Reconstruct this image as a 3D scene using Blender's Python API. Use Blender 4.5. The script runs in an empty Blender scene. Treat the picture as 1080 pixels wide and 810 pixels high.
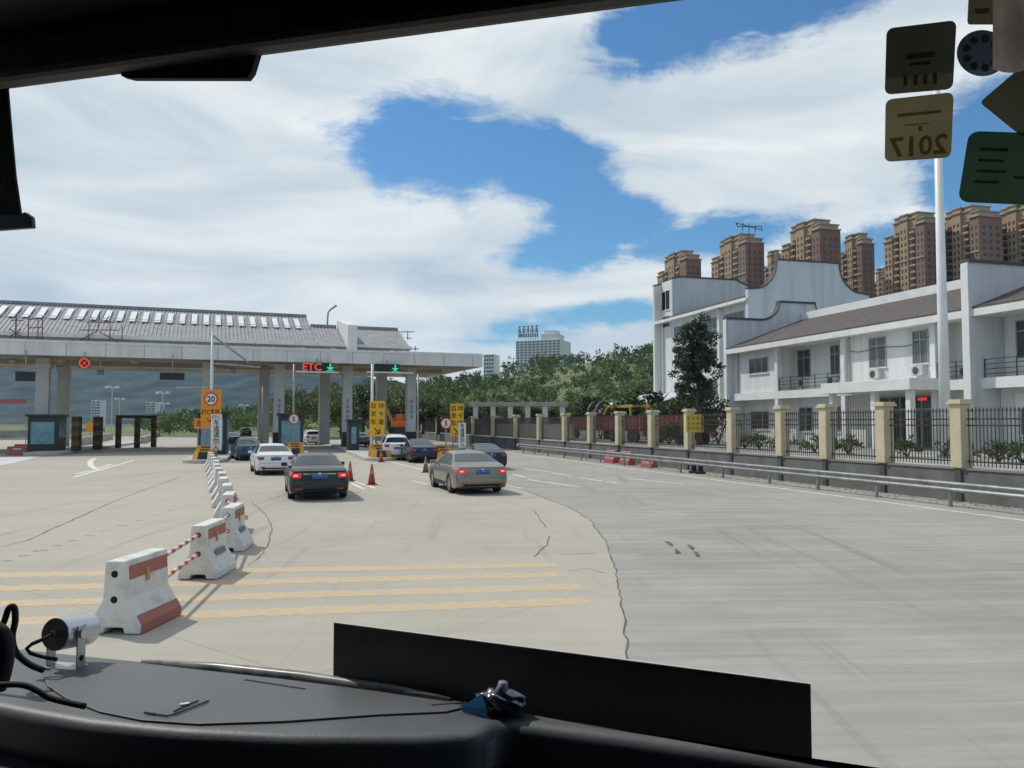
import bpy, bmesh, math, random
import numpy as np
from mathutils import Vector, Matrix
PI = math.pi
R = math.radians
SC = bpy.context.scene
COL = SC.collection
random.seed(7)
rng = np.random.default_rng(7)

# ------------------------------------------------------------------ camera
PITCH = math.atan(41 / 840.0)
cam = bpy.data.cameras.new("camera")
cam.sensor_width = 36.0
cam.lens = 28.0
cam.clip_start = 0.02
cam.clip_end = 12000
camo = bpy.data.objects.new("camera", cam)
camo.location = (0, 0, 2.5)
camo.rotation_euler = (PI / 2 + PITCH, 0, 0)
COL.objects.link(camo)
SC.camera = camo

# ------------------------------------------------------------------ light
SUN_EL, SUN_AZ = R(51), R(-57)
SUN_STRENGTH = 2.9
SKY_STRENGTH = 0.11
CLOUD_STRENGTH = 0.95
EXPOSURE = 0.0
sd = Vector((math.sin(SUN_AZ) * math.cos(SUN_EL), math.cos(SUN_AZ) * math.cos(SUN_EL), math.sin(SUN_EL)))
sun = bpy.data.lights.new("sun", "SUN")
sun.energy = SUN_STRENGTH
sun.angle = R(0.55)
sun.color = (1.0, 0.94, 0.85)
suno = bpy.data.objects.new("sun", sun)
suno.rotation_euler = (-sd).to_track_quat('-Z', 'Y').to_euler()
suno.location = (0, 0, 60)
COL.objects.link(suno)
SC.view_settings.view_transform = 'Standard'
SC.view_settings.look = 'None'
SC.view_settings.exposure = EXPOSURE
SC.view_settings.gamma = 1.0
SC.view_settings.use_curve_mapping = False
SC.render.resolution_x, SC.render.resolution_y = 1024, 768
SC.cycles.max_bounces = 6
SC.cycles.transparent_max_bounces = 12
SC.cycles.caustics_reflective = False
SC.cycles.caustics_refractive = False
SC.cycles.sample_clamp_indirect = 6.0
SC.cycles.use_denoising = True

def build_world():
    w = bpy.data.worlds.new("World")
    SC.world = w
    w.use_nodes = True
    nt = w.node_tree
    nt.nodes.clear()
    N, L = nt.nodes.new, nt.links.new
    def math_(op, a, b=None, c=None):
        n = N("ShaderNodeMath"); n.operation = op
        for i, v in enumerate((a, b, c)):
            if v is None: continue
            if isinstance(v, (int, float)): n.inputs[i].default_value = v
            else: L(v, n.inputs[i])
        return n.outputs[0]
    sky = N("ShaderNodeTexSky"); sky.sky_type = 'NISHITA'; sky.sun_disc = False
    sky.sun_elevation = SUN_EL; sky.sun_rotation = SUN_AZ % (2 * PI)
    sky.air_density = 1.25; sky.dust_density = 0.15; sky.ozone_density = 3.0
    tc = N("ShaderNodeTexCoord")
    sp = N("ShaderNodeSeparateXYZ"); L(tc.outputs["Generated"], sp.inputs[0])
    az = math_('ARCTAN2', sp.outputs[0], sp.outputs[1])
    el = math_('ARCSINE', sp.outputs[2])
    cmb = N("ShaderNodeCombineXYZ"); L(az, cmb.inputs[0]); L(el, cmb.inputs[1])
    # wispy noise stretched along the horizon, tilted a little
    def noise(scale, sx, sy, det, rough, dist=0.0, rot=0.0, off=(0, 0, 0)):
        mp = N("ShaderNodeMapping"); mp.inputs["Scale"].default_value = (sx, sy, 1)
        mp.inputs["Rotation"].default_value = (0, 0, rot); mp.inputs["Location"].default_value = off
        L(cmb.outputs[0], mp.inputs[0])
        n = N("ShaderNodeTexNoise"); n.inputs["Scale"].default_value = scale
        n.inputs["Detail"].default_value = det; n.inputs["Roughness"].default_value = rough
        n.inputs["Distortion"].default_value = dist
        L(mp.outputs[0], n.inputs["Vector"]); return n.outputs["Fac"]
    n1 = noise(3.6, 1.0, 1.7, 8, 0.58, 0.5, R(12))
    n2 = noise(9.0, 0.6, 2.4, 7, 0.62, 0.7, R(10), (3, 1, 0))
    holes = []
    def hole(px, py, rx, ry, rot=0, gain=1.0):
        a0 = math.atan((px - 540) / 840); e0 = math.atan((446 - py) / 840 * math.cos(a0))
        da = math_('SUBTRACT', az, a0); de = math_('SUBTRACT', el, e0)
        c, s = math.cos(R(rot)), math.sin(R(rot))
        x = math_('ADD', math_('MULTIPLY', da, c), math_('MULTIPLY', de, s))
        y = math_('ADD', math_('MULTIPLY', da, -s), math_('MULTIPLY', de, c))
        x = math_('DIVIDE', x, rx / 840); y = math_('DIVIDE', y, ry / 840)
        d = math_('SQRT', math_('ADD', math_('MULTIPLY', x, x), math_('MULTIPLY', y, y)))
        holes.append(math_('MULTIPLY', math_('SUBTRACT', 1.0, d), gain))
    hole(468, 150, 118, 60, -4)
    hole(570, 170, 95, 50, -24)
    hole(640, 228, 84, 34, -10)
    hole(600, 262, 80, 26, 8, .8)
    hole(760, 248, 120, 26, 6, .8)
    hole(905, 268, 100, 30, 4, .8)
    hole(735, 10, 130, 44, 10)
    hole(860, -30, 120, 50, 10)
    hole(1062, 175, 66, 75, 10)
    hole(640, 330, 110, 15, 3, .55)
    hole(530, 348, 60, 16, 3, .5)
    n5 = noise(24.0, 0.5, 1.6, 8, 0.66, 0.9, R(14), (2, 8, 0))
    n6 = noise(6.5, 1.0, 1.3, 10, 0.68, 0.4, R(20), (5, 3, 0))
    m = holes[0]
    for h in holes[1:]:
        m = math_('SMOOTH_MAX', m, h, 0.12)
    # rest of the dome: broken cloud
    n3 = noise(1.7, 1, 1.3, 5, 0.55, 0.3, 0, (7, 2, 0))
    side = math_('SUBTRACT', math_('ABSOLUTE', az), 0.75)
    side = math_('MULTIPLY', math_('MINIMUM', side, 0.4), 2.2)
    oth = math_('MINIMUM', side, math_('MULTIPLY', math_('SUBTRACT', n3, 0.5), 4.0))
    m = math_('MAXIMUM', m, oth)
    t = math_('ADD', m, math_('MULTIPLY', math_('SUBTRACT', n1, 0.5), 1.15))
    t = math_('ADD', t, math_('MULTIPLY', math_('SUBTRACT', n2, 0.5), 0.75))
    t = math_('ADD', t, math_('MULTIPLY', math_('SUBTRACT', n5, 0.5), 0.6))
    t = math_('ADD', t, math_('MULTIPLY', math_('SUBTRACT', n6, 0.5), 1.35))
    mr = N("ShaderNodeMapRange"); mr.interpolation_type = 'SMOOTHSTEP'
    mr.inputs["From Min"].default_value = -0.16; mr.inputs["From Max"].default_value = 0.34
    L(t, mr.inputs["Value"])
    cl = math_('SUBTRACT', 1.0, mr.outputs[0])
    # shade of the cloud body
    n4 = noise(3.0, 0.7, 3.2, 6, 0.55, 0.6, R(6), (1, 5, 0))
    cr = N("ShaderNodeValToRGB")
    cr.color_ramp.elements[0].position = 0.36; cr.color_ramp.elements[0].color = (0.60, 0.70, 0.79, 1)
    cr.color_ramp.elements[1].position = 0.62; cr.color_ramp.elements[1].color = (0.98, 1.0, 1.0, 1)
    L(n4, cr.inputs[0])
    b1 = N("ShaderNodeBackground"); b1.inputs[1].default_value = SKY_STRENGTH
    tint = N("ShaderNodeMix"); tint.data_type = 'RGBA'; tint.blend_type = 'MULTIPLY'; tint.inputs["Factor"].default_value = 1.0
    tint.inputs["B"].default_value = (.56, .82, 1.0, 1); L(sky.outputs[0], tint.inputs["A"]); L(tint.outputs["Result"], b1.inputs[0])
    b2 = N("ShaderNodeBackground"); b2.inputs[1].default_value = CLOUD_STRENGTH
    L(cr.outputs[0], b2.inputs[0])
    mx = N("ShaderNodeMixShader"); L(math_('MULTIPLY', cl, 0.97), mx.inputs[0]); L(b1.outputs[0], mx.inputs[1]); L(b2.outputs[0], mx.inputs[2])
    out = N("ShaderNodeOutputWorld"); L(mx.outputs[0], out.inputs[0])
    w.cycles.sampling_method = 'MANUAL'; w.cycles.sample_map_resolution = 512
build_world()

# ------------------------------------------------------------------ pixel -> world rays (positions measured on the photo, then real 3D points)
CP, SP_ = math.cos(PITCH), math.sin(PITCH)
def ray(px, py):
    x = (px - 540) / 840.0; y = (405 - py) / 840.0
    return Vector((x, CP - y * SP_, SP_ + y * CP))
def at(px, py, Y):
    d = ray(px, py); return Vector((0, 0, 2.5)) + d * (Y / d.y)
def gd(px, py, z=0.0):
    d = ray(px, py); return Vector((0, 0, 2.5)) + d * ((z - 2.5) / d.z)

# ------------------------------------------------------------------ materials
MATS = {}
def mat(name, c, rough=0.7, c2=None, scale=3.0, metal=0.0, bump=0.0, stretch=(1, 1, 1), island=0.0, spec=0.5, emit=None, contrast=(0.35, 0.65), transl=0.0, coat=0.0, fine=0.0):
    if name in MATS: return MATS[name]
    m = bpy.data.materials.new(name); m.use_nodes = True
    nt = m.node_tree; N, L = nt.nodes.new, nt.links.new
    b = nt.nodes["Principled BSDF"]
    b.inputs["Roughness"].default_value = rough
    b.inputs["Metallic"].default_value = metal
    b.inputs["Specular IOR Level"].default_value = spec
    b.inputs["Coat Weight"].default_value = coat
    if coat: b.inputs["Coat Roughness"].default_value = 0.06
    if c2 is None: c2 = tuple(min(1, v * 0.82) for v in c)
    tc = N("ShaderNodeTexCoord"); mp = N("ShaderNodeMapping"); mp.inputs["Scale"].default_value = stretch
    oi = N("ShaderNodeObjectInfo"); va = N("ShaderNodeVectorMath"); va.operation = 'MULTIPLY_ADD'; L(oi.outputs["Random"], va.inputs[0]); va.inputs[1].default_value = (37, 53, 0)
    L(tc.outputs["Object"], va.inputs[2]); L(va.outputs[0], mp.inputs[0])
    n = N("ShaderNodeTexNoise"); n.inputs["Scale"].default_value = scale; n.inputs["Detail"].default_value = 6; n.inputs["Roughness"].default_value = 0.6
    L(mp.outputs[0], n.inputs["Vector"])
    mr = N("ShaderNodeMapRange"); mr.inputs["From Min"].default_value = contrast[0]; mr.inputs["From Max"].default_value = contrast[1]
    L(n.outputs["Fac"], mr.inputs["Value"])
    mx = N("ShaderNodeMix"); mx.data_type = 'RGBA'
    mx.inputs["A"].default_value = (*c2, 1); mx.inputs["B"].default_value = (*c, 1)
    fac = mr.outputs[0]
    if island:
        g = N("ShaderNodeNewGeometry"); a = N("ShaderNodeMath"); a.operation = 'MULTIPLY_ADD'
        L(g.outputs["Random Per Island"], a.inputs[0]); a.inputs[1].default_value = island
        s = N("ShaderNodeMath"); s.operation = 'MULTIPLY'; L(fac, s.inputs[0]); s.inputs[1].default_value = 1 - island
        L(s.outputs[0], a.inputs[2]); fac = a.outputs[0]
    L(fac, mx.inputs["Factor"])
    L(mx.outputs["Result"], b.inputs["Base Color"])
    if bump:
        bp = N("ShaderNodeBump"); bp.inputs["Strength"].default_value = bump; bp.inputs["Distance"].default_value = 0.02
        n2 = N("ShaderNodeTexNoise"); n2.inputs["Scale"].default_value = scale * (fine or 6); n2.inputs["Detail"].default_value = 4
        L(mp.outputs[0], n2.inputs["Vector"]); L(n2.outputs["Fac"], bp.inputs["Height"]); L(bp.outputs[0], b.inputs["Normal"])
    if emit:
        b.inputs["Emission Color"].default_value = (*emit[0], 1); b.inputs["Emission Strength"].default_value = emit[1]
    if transl:
        t = N("ShaderNodeBsdfTranslucent"); L(mx.outputs["Result"], t.inputs[0])
        ms = N("ShaderNodeMixShader"); ms.inputs[0].default_value = transl
        L(b.outputs[0], ms.inputs[1]); L(t.outputs[0], ms.inputs[2]); L(ms.outputs[0], nt.nodes["Material Output"].inputs[0])
    MATS[name] = m
    return m

white_wall = mat("white render wall", (.72, .725, .715), .85, (.58, .58, .56), 1.0, stretch=(1.6, 1.6, .14), contrast=(.28, .52), bump=.1)
shaded_wall = mat("shaded gable white", (.60, .63, .66), .85, (.45, .48, .50), 1.0, stretch=(1.2, 1.2, .12), contrast=(.28, .55))  # white gable walls with their shade put into the grey tone
white_trim = mat("white trim paint", (.8, .8, .79), .6, (.7, .7, .69), 1.5)
slate = mat("brown grey roof tile", (.145, .12, .108), .8, (.075, .064, .058), 2.6, stretch=(1, 1, 1), bump=.4, contrast=(.3, .7))
coping = mat("dark grey coping tile", (.09, .09, .1), .8)
dark_glass = mat("dark window glass", (.085, .09, .088), .12, (.04, .045, .045), .6, spec=.6)
green_glass = mat("green window glass", (.06, .10, .09), .1, (.03, .05, .05), .6, spec=.7)
alu = mat("window aluminium", (.45, .46, .46), .45, metal=.4)
iron = mat("dark iron", (.035, .03, .03), .5, (.06, .045, .035), 4)
cream = mat("cream pillar paint", (.62, .54, .36), .8, (.52, .45, .31), 1.5, bump=.1)
grey_conc = mat("dark grey concrete base", (.17, .165, .16), .9, (.11, .11, .105), 1.2, bump=.3)
pale_conc = mat("pale concrete", (.44, .42, .38), .9, (.34, .33, .30), .8, bump=.2)
galv = mat("galvanised steel", (.36, .37, .37), .45, (.24, .24, .24), 2.5, metal=.6)
canopy_paint = mat("canopy white cladding", (.74, .74, .72), .6, (.56, .56, .54), .9, stretch=(1.3, 1.3, .25), contrast=(.25, .55))
canopy_under = mat("canopy soffit", (.58, .52, .42), .8, (.48, .43, .35), .4)
column_paint = mat("column paint", (.66, .67, .66), .7, (.56, .57, .56), .5)
dark_band = mat("dark base tile and gap shade", (.03, .03, .032), .5)
roof_tile = mat("grey plaza roof tile", (.34, .34, .35), .7, (.25, .25, .26), 1.2, bump=.3)
sky_strip = mat("white skylight sheet", (.85, .86, .87), .35, (.75, .76, .78), 2)
red_paint = mat("dusty sign red", (.16, .06, .08), .7, (.12, .05, .06), 4)
yellow_sign = mat("yellow sign sheet", (.83, .47, .015), .5, (.74, .40, .015), 4)
orange_sign = mat("orange sign sheet", (.80, .30, .012), .5, (.70, .25, .01), 4)
white_sign = mat("white sign sheet", (.74, .75, .74), .5, (.64, .65, .64), 4)
ink = mat("black ink", (.018, .016, .015), .6)
red_ring = mat("red ring", (.55, .03, .03), .5)
black_paint = mat("black paint", (.02, .02, .02), .5)
yellow_paint = mat("hazard yellow", (.72, .36, .03), .6, (.55, .27, .03), 5)
rubber = mat("tyre rubber", (.02, .02, .021), .85)
led_off = mat("led board black", (.012, .014, .013), .4)
led_red = mat("led red", (.6, .05, .03), .5, emit=((1, .10, .06), .55))
led_green = mat("led green", (.02, .5, .3), .5, emit=((.05, .9, .45), .55))
blue_screen = mat("kiosk blue window", (.17, .37, .44), .2, (.10, .25, .31), 1.2)
kiosk_dark = mat("kiosk dark shell", (.03, .038, .042), .45)
bark = mat("bark", (.10, .075, .055), .95, (.055, .042, .032), 6, bump=.6)
leaf_dark = mat("dark leaves", (.052, .070, .030), .55, (.022, .034, .016), .5, island=.6, transl=.2)
leaf_mid = mat("mid green leaves", (.105, .155, .045), .55, (.035, .07, .022), .45, island=.6, transl=.3)
leaf_light = mat("yellow green leaves", (.15, .17, .045), .55, (.055, .075, .025), .3, island=.6, transl=.3)
wood_leaf = mat("hill foliage", (.145, .19, .062), .6, (.04, .08, .03), .05, island=.4, transl=.34, contrast=(.36, .62))
barrier_white = mat("worn white barrier paint", (.67, .655, .62), .8, (.47, .45, .41), 4, bump=.25, contrast=(.28, .5))
barrier_red = mat("worn red band", (.42, .13, .095), .7, (.34, .14, .11), 6)
hole_dark = mat("dark recess", (.012, .011, .01), .9)
cone_red = mat("cone red rubber", (.45, .07, .035), .6)

# ------------------------------------------------------------------ mesh collector
WM = {}
class MB:
    def __init__(self): self.v, self.f, self.m = [], [], []
    def add(self, vs, fs, mi=0):
        o = len(self.v); self.v += [tuple(p) for p in vs]
        for f in fs: self.f.append(tuple(i + o for i in f)); self.m.append(mi)
        return self
    def box(self, c, s, rz=0.0, mi=0, M=None):
        hx, hy, hz = s[0] / 2, s[1] / 2, s[2] / 2
        vs = [Vector((x, y, z)) for z in (-hz, hz) for x, y in ((-hx, -hy), (hx, -hy), (hx, hy), (-hx, hy))]
        m = Matrix.Translation(Vector(c)) @ Matrix.Rotation(rz, 4, 'Z') if M is None else Matrix.Translation(Vector(c)) @ M
        return self.add([m @ p for p in vs], [(3, 2, 1, 0), (4, 5, 6, 7), (0, 1, 5, 4), (1, 2, 6, 5), (2, 3, 7, 6), (3, 0, 4, 7)], mi)
    def bx(self, x0, x1, y0, y1, z0, z1, mi=0):
        return self.box(((x0 + x1) / 2, (y0 + y1) / 2, (z0 + z1) / 2), (abs(x1 - x0), abs(y1 - y0), abs(z1 - z0)), 0, mi)
    def bar(self, p, q, w, h=None, mi=0, up=(0, 0, 1)):
        p, q = Vector(p), Vector(q); h = h or w; d = (q - p).normalized(); u = Vector(up)
        if abs(d.dot(u)) > .98: u = Vector((0, 1, 0))
        s = d.cross(u).normalized(); u = s.cross(d).normalized()
        vs = [e + s * a * w / 2 + u * b * h / 2 for e in (p, q) for a, b in ((-1, -1), (1, -1), (1, 1), (-1, 1))]
        return self.add(vs, [(0, 1, 2, 3), (7, 6, 5, 4), (0, 4, 5, 1), (1, 5, 6, 2), (2, 6, 7, 3), (3, 7, 4, 0)], mi)
    def tube(self, pts, r, n=8, mi=0, caps=True):
        pts = [Vector(p) for p in pts]; rs = r if isinstance(r, (list, tuple)) else [r] * len(pts)
        rings = []; prev = None
        for i, p in enumerate(pts):
            d = (pts[min(i + 1, len(pts) - 1)] - pts[max(i - 1, 0)]).normalized()
            ref = prev if prev is not None else (Vector((1, 0, 0)) if abs(d.x) < .9 else Vector((0, 1, 0)))
            a = (ref - d * ref.dot(d)).normalized(); b = d.cross(a); prev = a
            rings.append([p + (a * math.cos(2 * PI * k / n) + b * math.sin(2 * PI * k / n)) * rs[i] for k in range(n)])
        vs = [p for rg in rings for p in rg]; fs = []
        for i in range(len(pts) - 1):
            for k in range(n):
                k2 = (k + 1) % n; fs.append((i * n + k, i * n + k2, (i + 1) * n + k2, (i + 1) * n + k))
        if caps: fs += [tuple(reversed(range(n))), tuple((len(pts) - 1) * n + k for k in range(n))]
        return self.add(vs, fs, mi)
    def prism(self, poly, d, mi=0):
        """closed polygon (3D points) extruded along vector d"""
        d = Vector(d); a = [Vector(p) for p in poly]; n = len(a)
        vs = a + [p + d for p in a]
        fs = [tuple(range(n)), tuple(reversed(range(n, 2 * n)))] + [(i, i + n, (i + 1) % n + n, (i + 1) % n) for i in range(n)]
        return self.add(vs, fs, mi)
    def sheet(self, poly, mi=0): return self.add(poly, [tuple(range(len(poly)))], mi)
    def build(self, name, mats, parent=None, world=False, smooth=False, bevel=0.0, angle=None):
        vs = self.v
        if world and parent is not None:
            inv = WM[parent.name].inverted(); vs = [tuple(inv @ Vector(p)) for p in vs]
        me = bpy.data.meshes.new(name); me.from_pydata(vs, [], self.f)
        mats = mats if isinstance(mats, (list, tuple)) else [mats]
        for m in mats: me.materials.append(m)
        me.polygons.foreach_set("material_index", self.m)
        bm = bmesh.new(); bm.from_mesh(me); bmesh.ops.recalc_face_normals(bm, faces=bm.faces); bm.to_mesh(me); bm.free()
        if smooth or angle: me.polygons.foreach_set("use_smooth", [True] * len(me.polygons))
        if angle: me.set_sharp_from_angle(angle=R(angle))
        me.update()
        o = bpy.data.objects.new(name, me); COL.objects.link(o)
        if parent is not None:
            o.parent = parent; WM[o.name] = WM[parent.name]
        else: WM[o.name] = Matrix.Identity(4)
        if bevel:
            b = o.modifiers.new("bevel", 'BEVEL'); b.width = bevel; b.segments = 2; b.limit_method = 'ANGLE'; b.angle_limit = R(40)
        return o
def tag(o, label=None, cat=None, group=None, kind=None):
    for k, v in (("label", label), ("category", cat), ("group", group), ("kind", kind)):
        if v: o[k] = v
    return o
def thing(name, label, cat, loc=(0, 0, 0), rz=0.0, group=None):
    o = bpy.data.objects.new(name, None); COL.objects.link(o); o.empty_display_size = .3
    o.location = loc; o.rotation_euler = (0, 0, rz)
    WM[o.name] = Matrix.Translation(Vector(loc)) @ Matrix.Rotation(rz, 4, 'Z')
    return tag(o, label, cat, group)
def copy_tree(o, parent=None):
    c = o.copy(); COL.objects.link(c); c.parent = parent
    for ch in list(o.children): copy_tree(ch, c)
    return c
def textmesh(body, size, align='CENTER', bold=0.0, stack=False):
    """verts/faces of a string (x right, y up, centred); stack puts one character per row"""
    cu = bpy.data.curves.new("lettering", 'FONT'); cu.body = "\n".join(body) if stack else body
    cu.size = size; cu.align_x = 'CENTER'; cu.align_y = 'CENTER'; cu.offset = bold; cu.space_line = 1.0 if not stack else .95
    cu.resolution_u = 2
    o = bpy.data.objects.new("lettering", cu); COL.objects.link(o)
    dg = bpy.context.evaluated_depsgraph_get(); me = bpy.data.meshes.new_from_object(o.evaluated_get(dg))
    vs = [v.co.copy() for v in me.vertices]; fs = [tuple(p.vertices) for p in me.polygons]
    bpy.data.objects.remove(o); bpy.data.curves.remove(cu); bpy.data.meshes.remove(me)
    if vs:
        c = Vector(((min(v.x for v in vs) + max(v.x for v in vs)) / 2, (min(v.y for v in vs) + max(v.y for v in vs)) / 2, 0))
        vs = [v - c for v in vs]
    return vs, fs
def put_text(mb, body, size, o, right, up, mi=0, bold=0.0, stack=False, mirror=False, fit=None):
    vs, fs = textmesh(body, size, bold=bold, stack=stack)
    if not vs: return
    right, up, o = Vector(right).normalized(), Vector(up).normalized(), Vector(o)
    s = -1 if mirror else 1; kx = ky = 1
    if fit:
        wv = max(v.x for v in vs) * 2; hv = max(v.y for v in vs) * 2
        kx = fit[0] / wv if fit[0] else 1; ky = fit[1] / hv if fit[1] else 1
    mb.add([o + right * v.x * s * kx + up * v.y * ky for v in vs], fs, mi)
def quads_mesh(name, V, mats, parent=None, mi=None):
    """V: (n,4,3) array of loose quads, quick path for foliage"""
    n = len(V); me = bpy.data.meshes.new(name)
    me.vertices.add(n * 4); me.vertices.foreach_set("co", np.ascontiguousarray(V, dtype=np.float32).ravel())
    me.loops.add(n * 4); me.loops.foreach_set("vertex_index", np.arange(n * 4, dtype=np.int32))
    me.polygons.add(n); me.polygons.foreach_set("loop_start", np.arange(0, n * 4, 4, dtype=np.int32))
    for m in mats: me.materials.append(m)
    if mi is not None: me.polygons.foreach_set("material_index", np.asarray(mi, dtype=np.int32))
    me.update(calc_edges=True); me.validate()
    o = bpy.data.objects.new(name, me); COL.objects.link(o)
    if parent is not None: o.parent = parent; WM[o.name] = WM[parent.name]
    else: WM[o.name] = Matrix.Identity(4)
    return o
def leaf_quads(centres, size, jitter=.35):
    """one bent leaf-like quad per centre with random attitude"""
    n = len(centres)
    a = rng.normal(size=(n, 3)); a /= np.linalg.norm(a, axis=1, keepdims=True)
    b = rng.normal(size=(n, 3)); b -= a * (a * b).sum(1, keepdims=True); b /= np.linalg.norm(b, axis=1, keepdims=True)
    s = (size * (1 + jitter * rng.uniform(-1, 1, n)))[:, None]
    a = a * s * .5; b = b * s * .32
    return np.stack([centres - a, centres + b, centres + a, centres - b], axis=1)
def crown_points(n, rx, ry, rz, clumps, cr, bottom=-1.0, hollow=.45):
    """leaf positions in clumps spread through an uneven ellipsoid"""
    d = rng.normal(size=(clumps, 3)); d /= np.linalg.norm(d, axis=1, keepdims=True)
    d[:, 2] = np.where(d[:, 2] < bottom, -d[:, 2], d[:, 2])
    rad = (hollow + (1 - hollow) * rng.uniform(0, 1, clumps) ** .7)[:, None]
    c = d * rad * np.array([rx, ry, rz]) * rng.uniform(.82, 1.12, (clumps, 1))
    k = rng.integers(0, clumps, n)
    off = rng.normal(size=(n, 3)); off /= np.linalg.norm(off, axis=1, keepdims=True)
    off *= (rng.uniform(0, 1, (n, 1)) ** .5) * cr * rng.uniform(.7, 1.2, clumps)[k][:, None]
    off[:, 2] *= .75
    return c[k] + off
# ------------------------------------------------------------------ ground materials
def ground_mat(name, base, dark, light, streak_rot, streak=0.35, joint=None, blot=.2, rough=.9):
    m = bpy.data.materials.new(name); m.use_nodes = True
    nt = m.node_tree; N, L = nt.nodes.new, nt.links.new; b = nt.nodes["Principled BSDF"]
    b.inputs["Roughness"].default_value = rough; b.inputs["Specular IOR Level"].default_value = .35
    tc = N("ShaderNodeTexCoord")
    def noise(scale, st=(1, 1, 1), rot=0, det=6, rough=.6):
        mp = N("ShaderNodeMapping"); mp.inputs["Scale"].default_value = st; mp.inputs["Rotation"].default_value = (0, 0, rot)
        # rotate first, then stretch
        mr_ = N("ShaderNodeMapping"); mr_.inputs["Rotation"].default_value = (0, 0, rot)
        mp.inputs["Rotation"].default_value = (0, 0, 0)
        L(tc.outputs["Object"], mr_.inputs[0]); L(mr_.outputs[0], mp.inputs[0])
        n = N("ShaderNodeTexNoise"); n.inputs["Scale"].default_value = scale; n.inputs["Detail"].default_value = det; n.inputs["Roughness"].default_value = rough
        L(mp.outputs[0], n.inputs["Vector"]); return n.outputs["Fac"]
    def mixc(f, a, c, lo=.35, hi=.65, amt=1.0):
        mr = N("ShaderNodeMapRange"); mr.inputs["From Min"].default_value = lo; mr.inputs["From Max"].default_value = hi; mr.inputs["To Max"].default_value = amt
        L(f, mr.inputs["Value"]); x = N("ShaderNodeMix"); x.data_type = 'RGBA'
        for k, v in (("A", a), ("B", c)):
            if isinstance(v, tuple): x.inputs[k].default_value = (*v, 1)
            else: L(v, x.inputs[k])
        L(mr.outputs[0], x.inputs["Factor"]); return x.outputs["Result"]
    c = mixc(noise(.13, det=5), dark, base, .3, .62)
    c = mixc(noise(.55, (1, 1, 1), .3), c, light, .5, .78, .55)
    c = mixc(noise(1.0, (.22, 2.6, 1), streak_rot, 5, .65), c, light, .44, .66, streak)
    c = mixc(noise(1.7, (.16, 3.0, 1), streak_rot, 5, .7), c, dark, .52, .72, streak * 1.1)
    c = mixc(noise(.9, (2.2, .10, 1), streak_rot + R(4)), c, tuple(v * .72 for v in dark), .58, .74, blot * 3)   # tyre tracks along the lanes
    c = mixc(noise(42, det=3), c, dark, .5, .8, .35)
    c = mixc(noise(.35, (1, 1, 1), 1.1, 9, .7), c, tuple(v * .55 for v in dark), .62, .74, .5)   # stains
    if joint:
        mp = N("ShaderNodeMapping"); mp.inputs["Rotation"].default_value = (0, 0, joint[0]); L(tc.outputs["Object"], mp.inputs[0])
        br = N("ShaderNodeTexBrick"); br.offset = 0; br.inputs["Scale"].default_value = 1; br.inputs["Brick Width"].default_value = joint[1]; br.inputs["Row Height"].default_value = joint[2]
        br.inputs["Mortar Size"].default_value = .012; br.inputs["Mortar Smooth"].default_value = .4
        L(mp.outputs[0], br.inputs["Vector"])
        mm = N("ShaderNodeMath"); mm.operation = 'MULTIPLY'; L(br.outputs["Fac"], mm.inputs[0]); mm.inputs[1].default_value = .38
        x = N("ShaderNodeMix"); x.data_type = 'RGBA'; L(mm.outputs[0], x.inputs["Factor"]); L(c, x.inputs["A"]); x.inputs["B"].default_value = (*[v * .45 for v in dark], 1); c = x.outputs["Result"]
    L(c, b.inputs["Base Color"])
    bp = N("ShaderNodeBump"); bp.inputs["Strength"].default_value = .25; bp.inputs["Distance"].default_value = .01
    L(noise(60, det=4), bp.inputs["Height"]); L(bp.outputs[0], b.inputs["Normal"])
    return m
FENCE_RZ = R(15.95)
plaza_mat = ground_mat("tan plaza concrete", (.43, .39, .325), (.35, .318, .268), (.50, .46, .39), R(-6), .25, (R(38), 6.5, 5.0))
road_mat = ground_mat("grey brushed concrete", (.345, .325, .29), (.25, .24, .215), (.44, .42, .38), R(-3), .5)
earth_mat = mat("dry earth verge", (.13, .125, .085), .95, (.06, .07, .035), .05, bump=.3)
yard_mat = mat("yard concrete paving", (.38, .37, .34), .9, (.24, .23, .20), .35, bump=.15)

def worn(name, c, under, lo, hi, stretch=(1, 1, 1), scale=3.0):
    """road paint worn away in ragged patches"""
    m = bpy.data.materials.new(name); m.use_nodes = True
    nt = m.node_tree; N, L = nt.nodes.new, nt.links.new; b = nt.nodes["Principled BSDF"]; b.inputs["Roughness"].default_value = .8
    tc = N("ShaderNodeTexCoord"); mp = N("ShaderNodeMapping"); mp.inputs["Scale"].default_value = stretch; L(tc.outputs["Object"], mp.inputs[0])
    n = N("ShaderNodeTexNoise"); n.inputs["Scale"].default_value = scale; n.inputs["Detail"].default_value = 8; n.inputs["Roughness"].default_value = .72; L(mp.outputs[0], n.inputs["Vector"])
    mr = N("ShaderNodeMapRange"); mr.inputs["From Min"].default_value = lo; mr.inputs["From Max"].default_value = hi; L(n.outputs["Fac"], mr.inputs["Value"])
    x = N("ShaderNodeMix"); x.data_type = 'RGBA'; x.inputs["A"].default_value = (*under, 1); x.inputs["B"].default_value = (*c, 1); L(mr.outputs[0], x.inputs["Factor"])
    L(x.outputs["Result"], b.inputs["Base Color"]); return m
yellow_worn = worn("worn yellow road paint", (.64, .42, .17), (.43, .385, .315), .41, .64, (1, 1.5, 1), 5.5)
white_worn = worn("worn white road paint", (.72, .71, .68), (.42, .39, .33), .34, .5, (1, 1, 1), 2.0)
joint_mat = mat("dark joint filler", (.075, .065, .052), .95, (.16, .14, .11), 6, contrast=(.3, .7))

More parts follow.
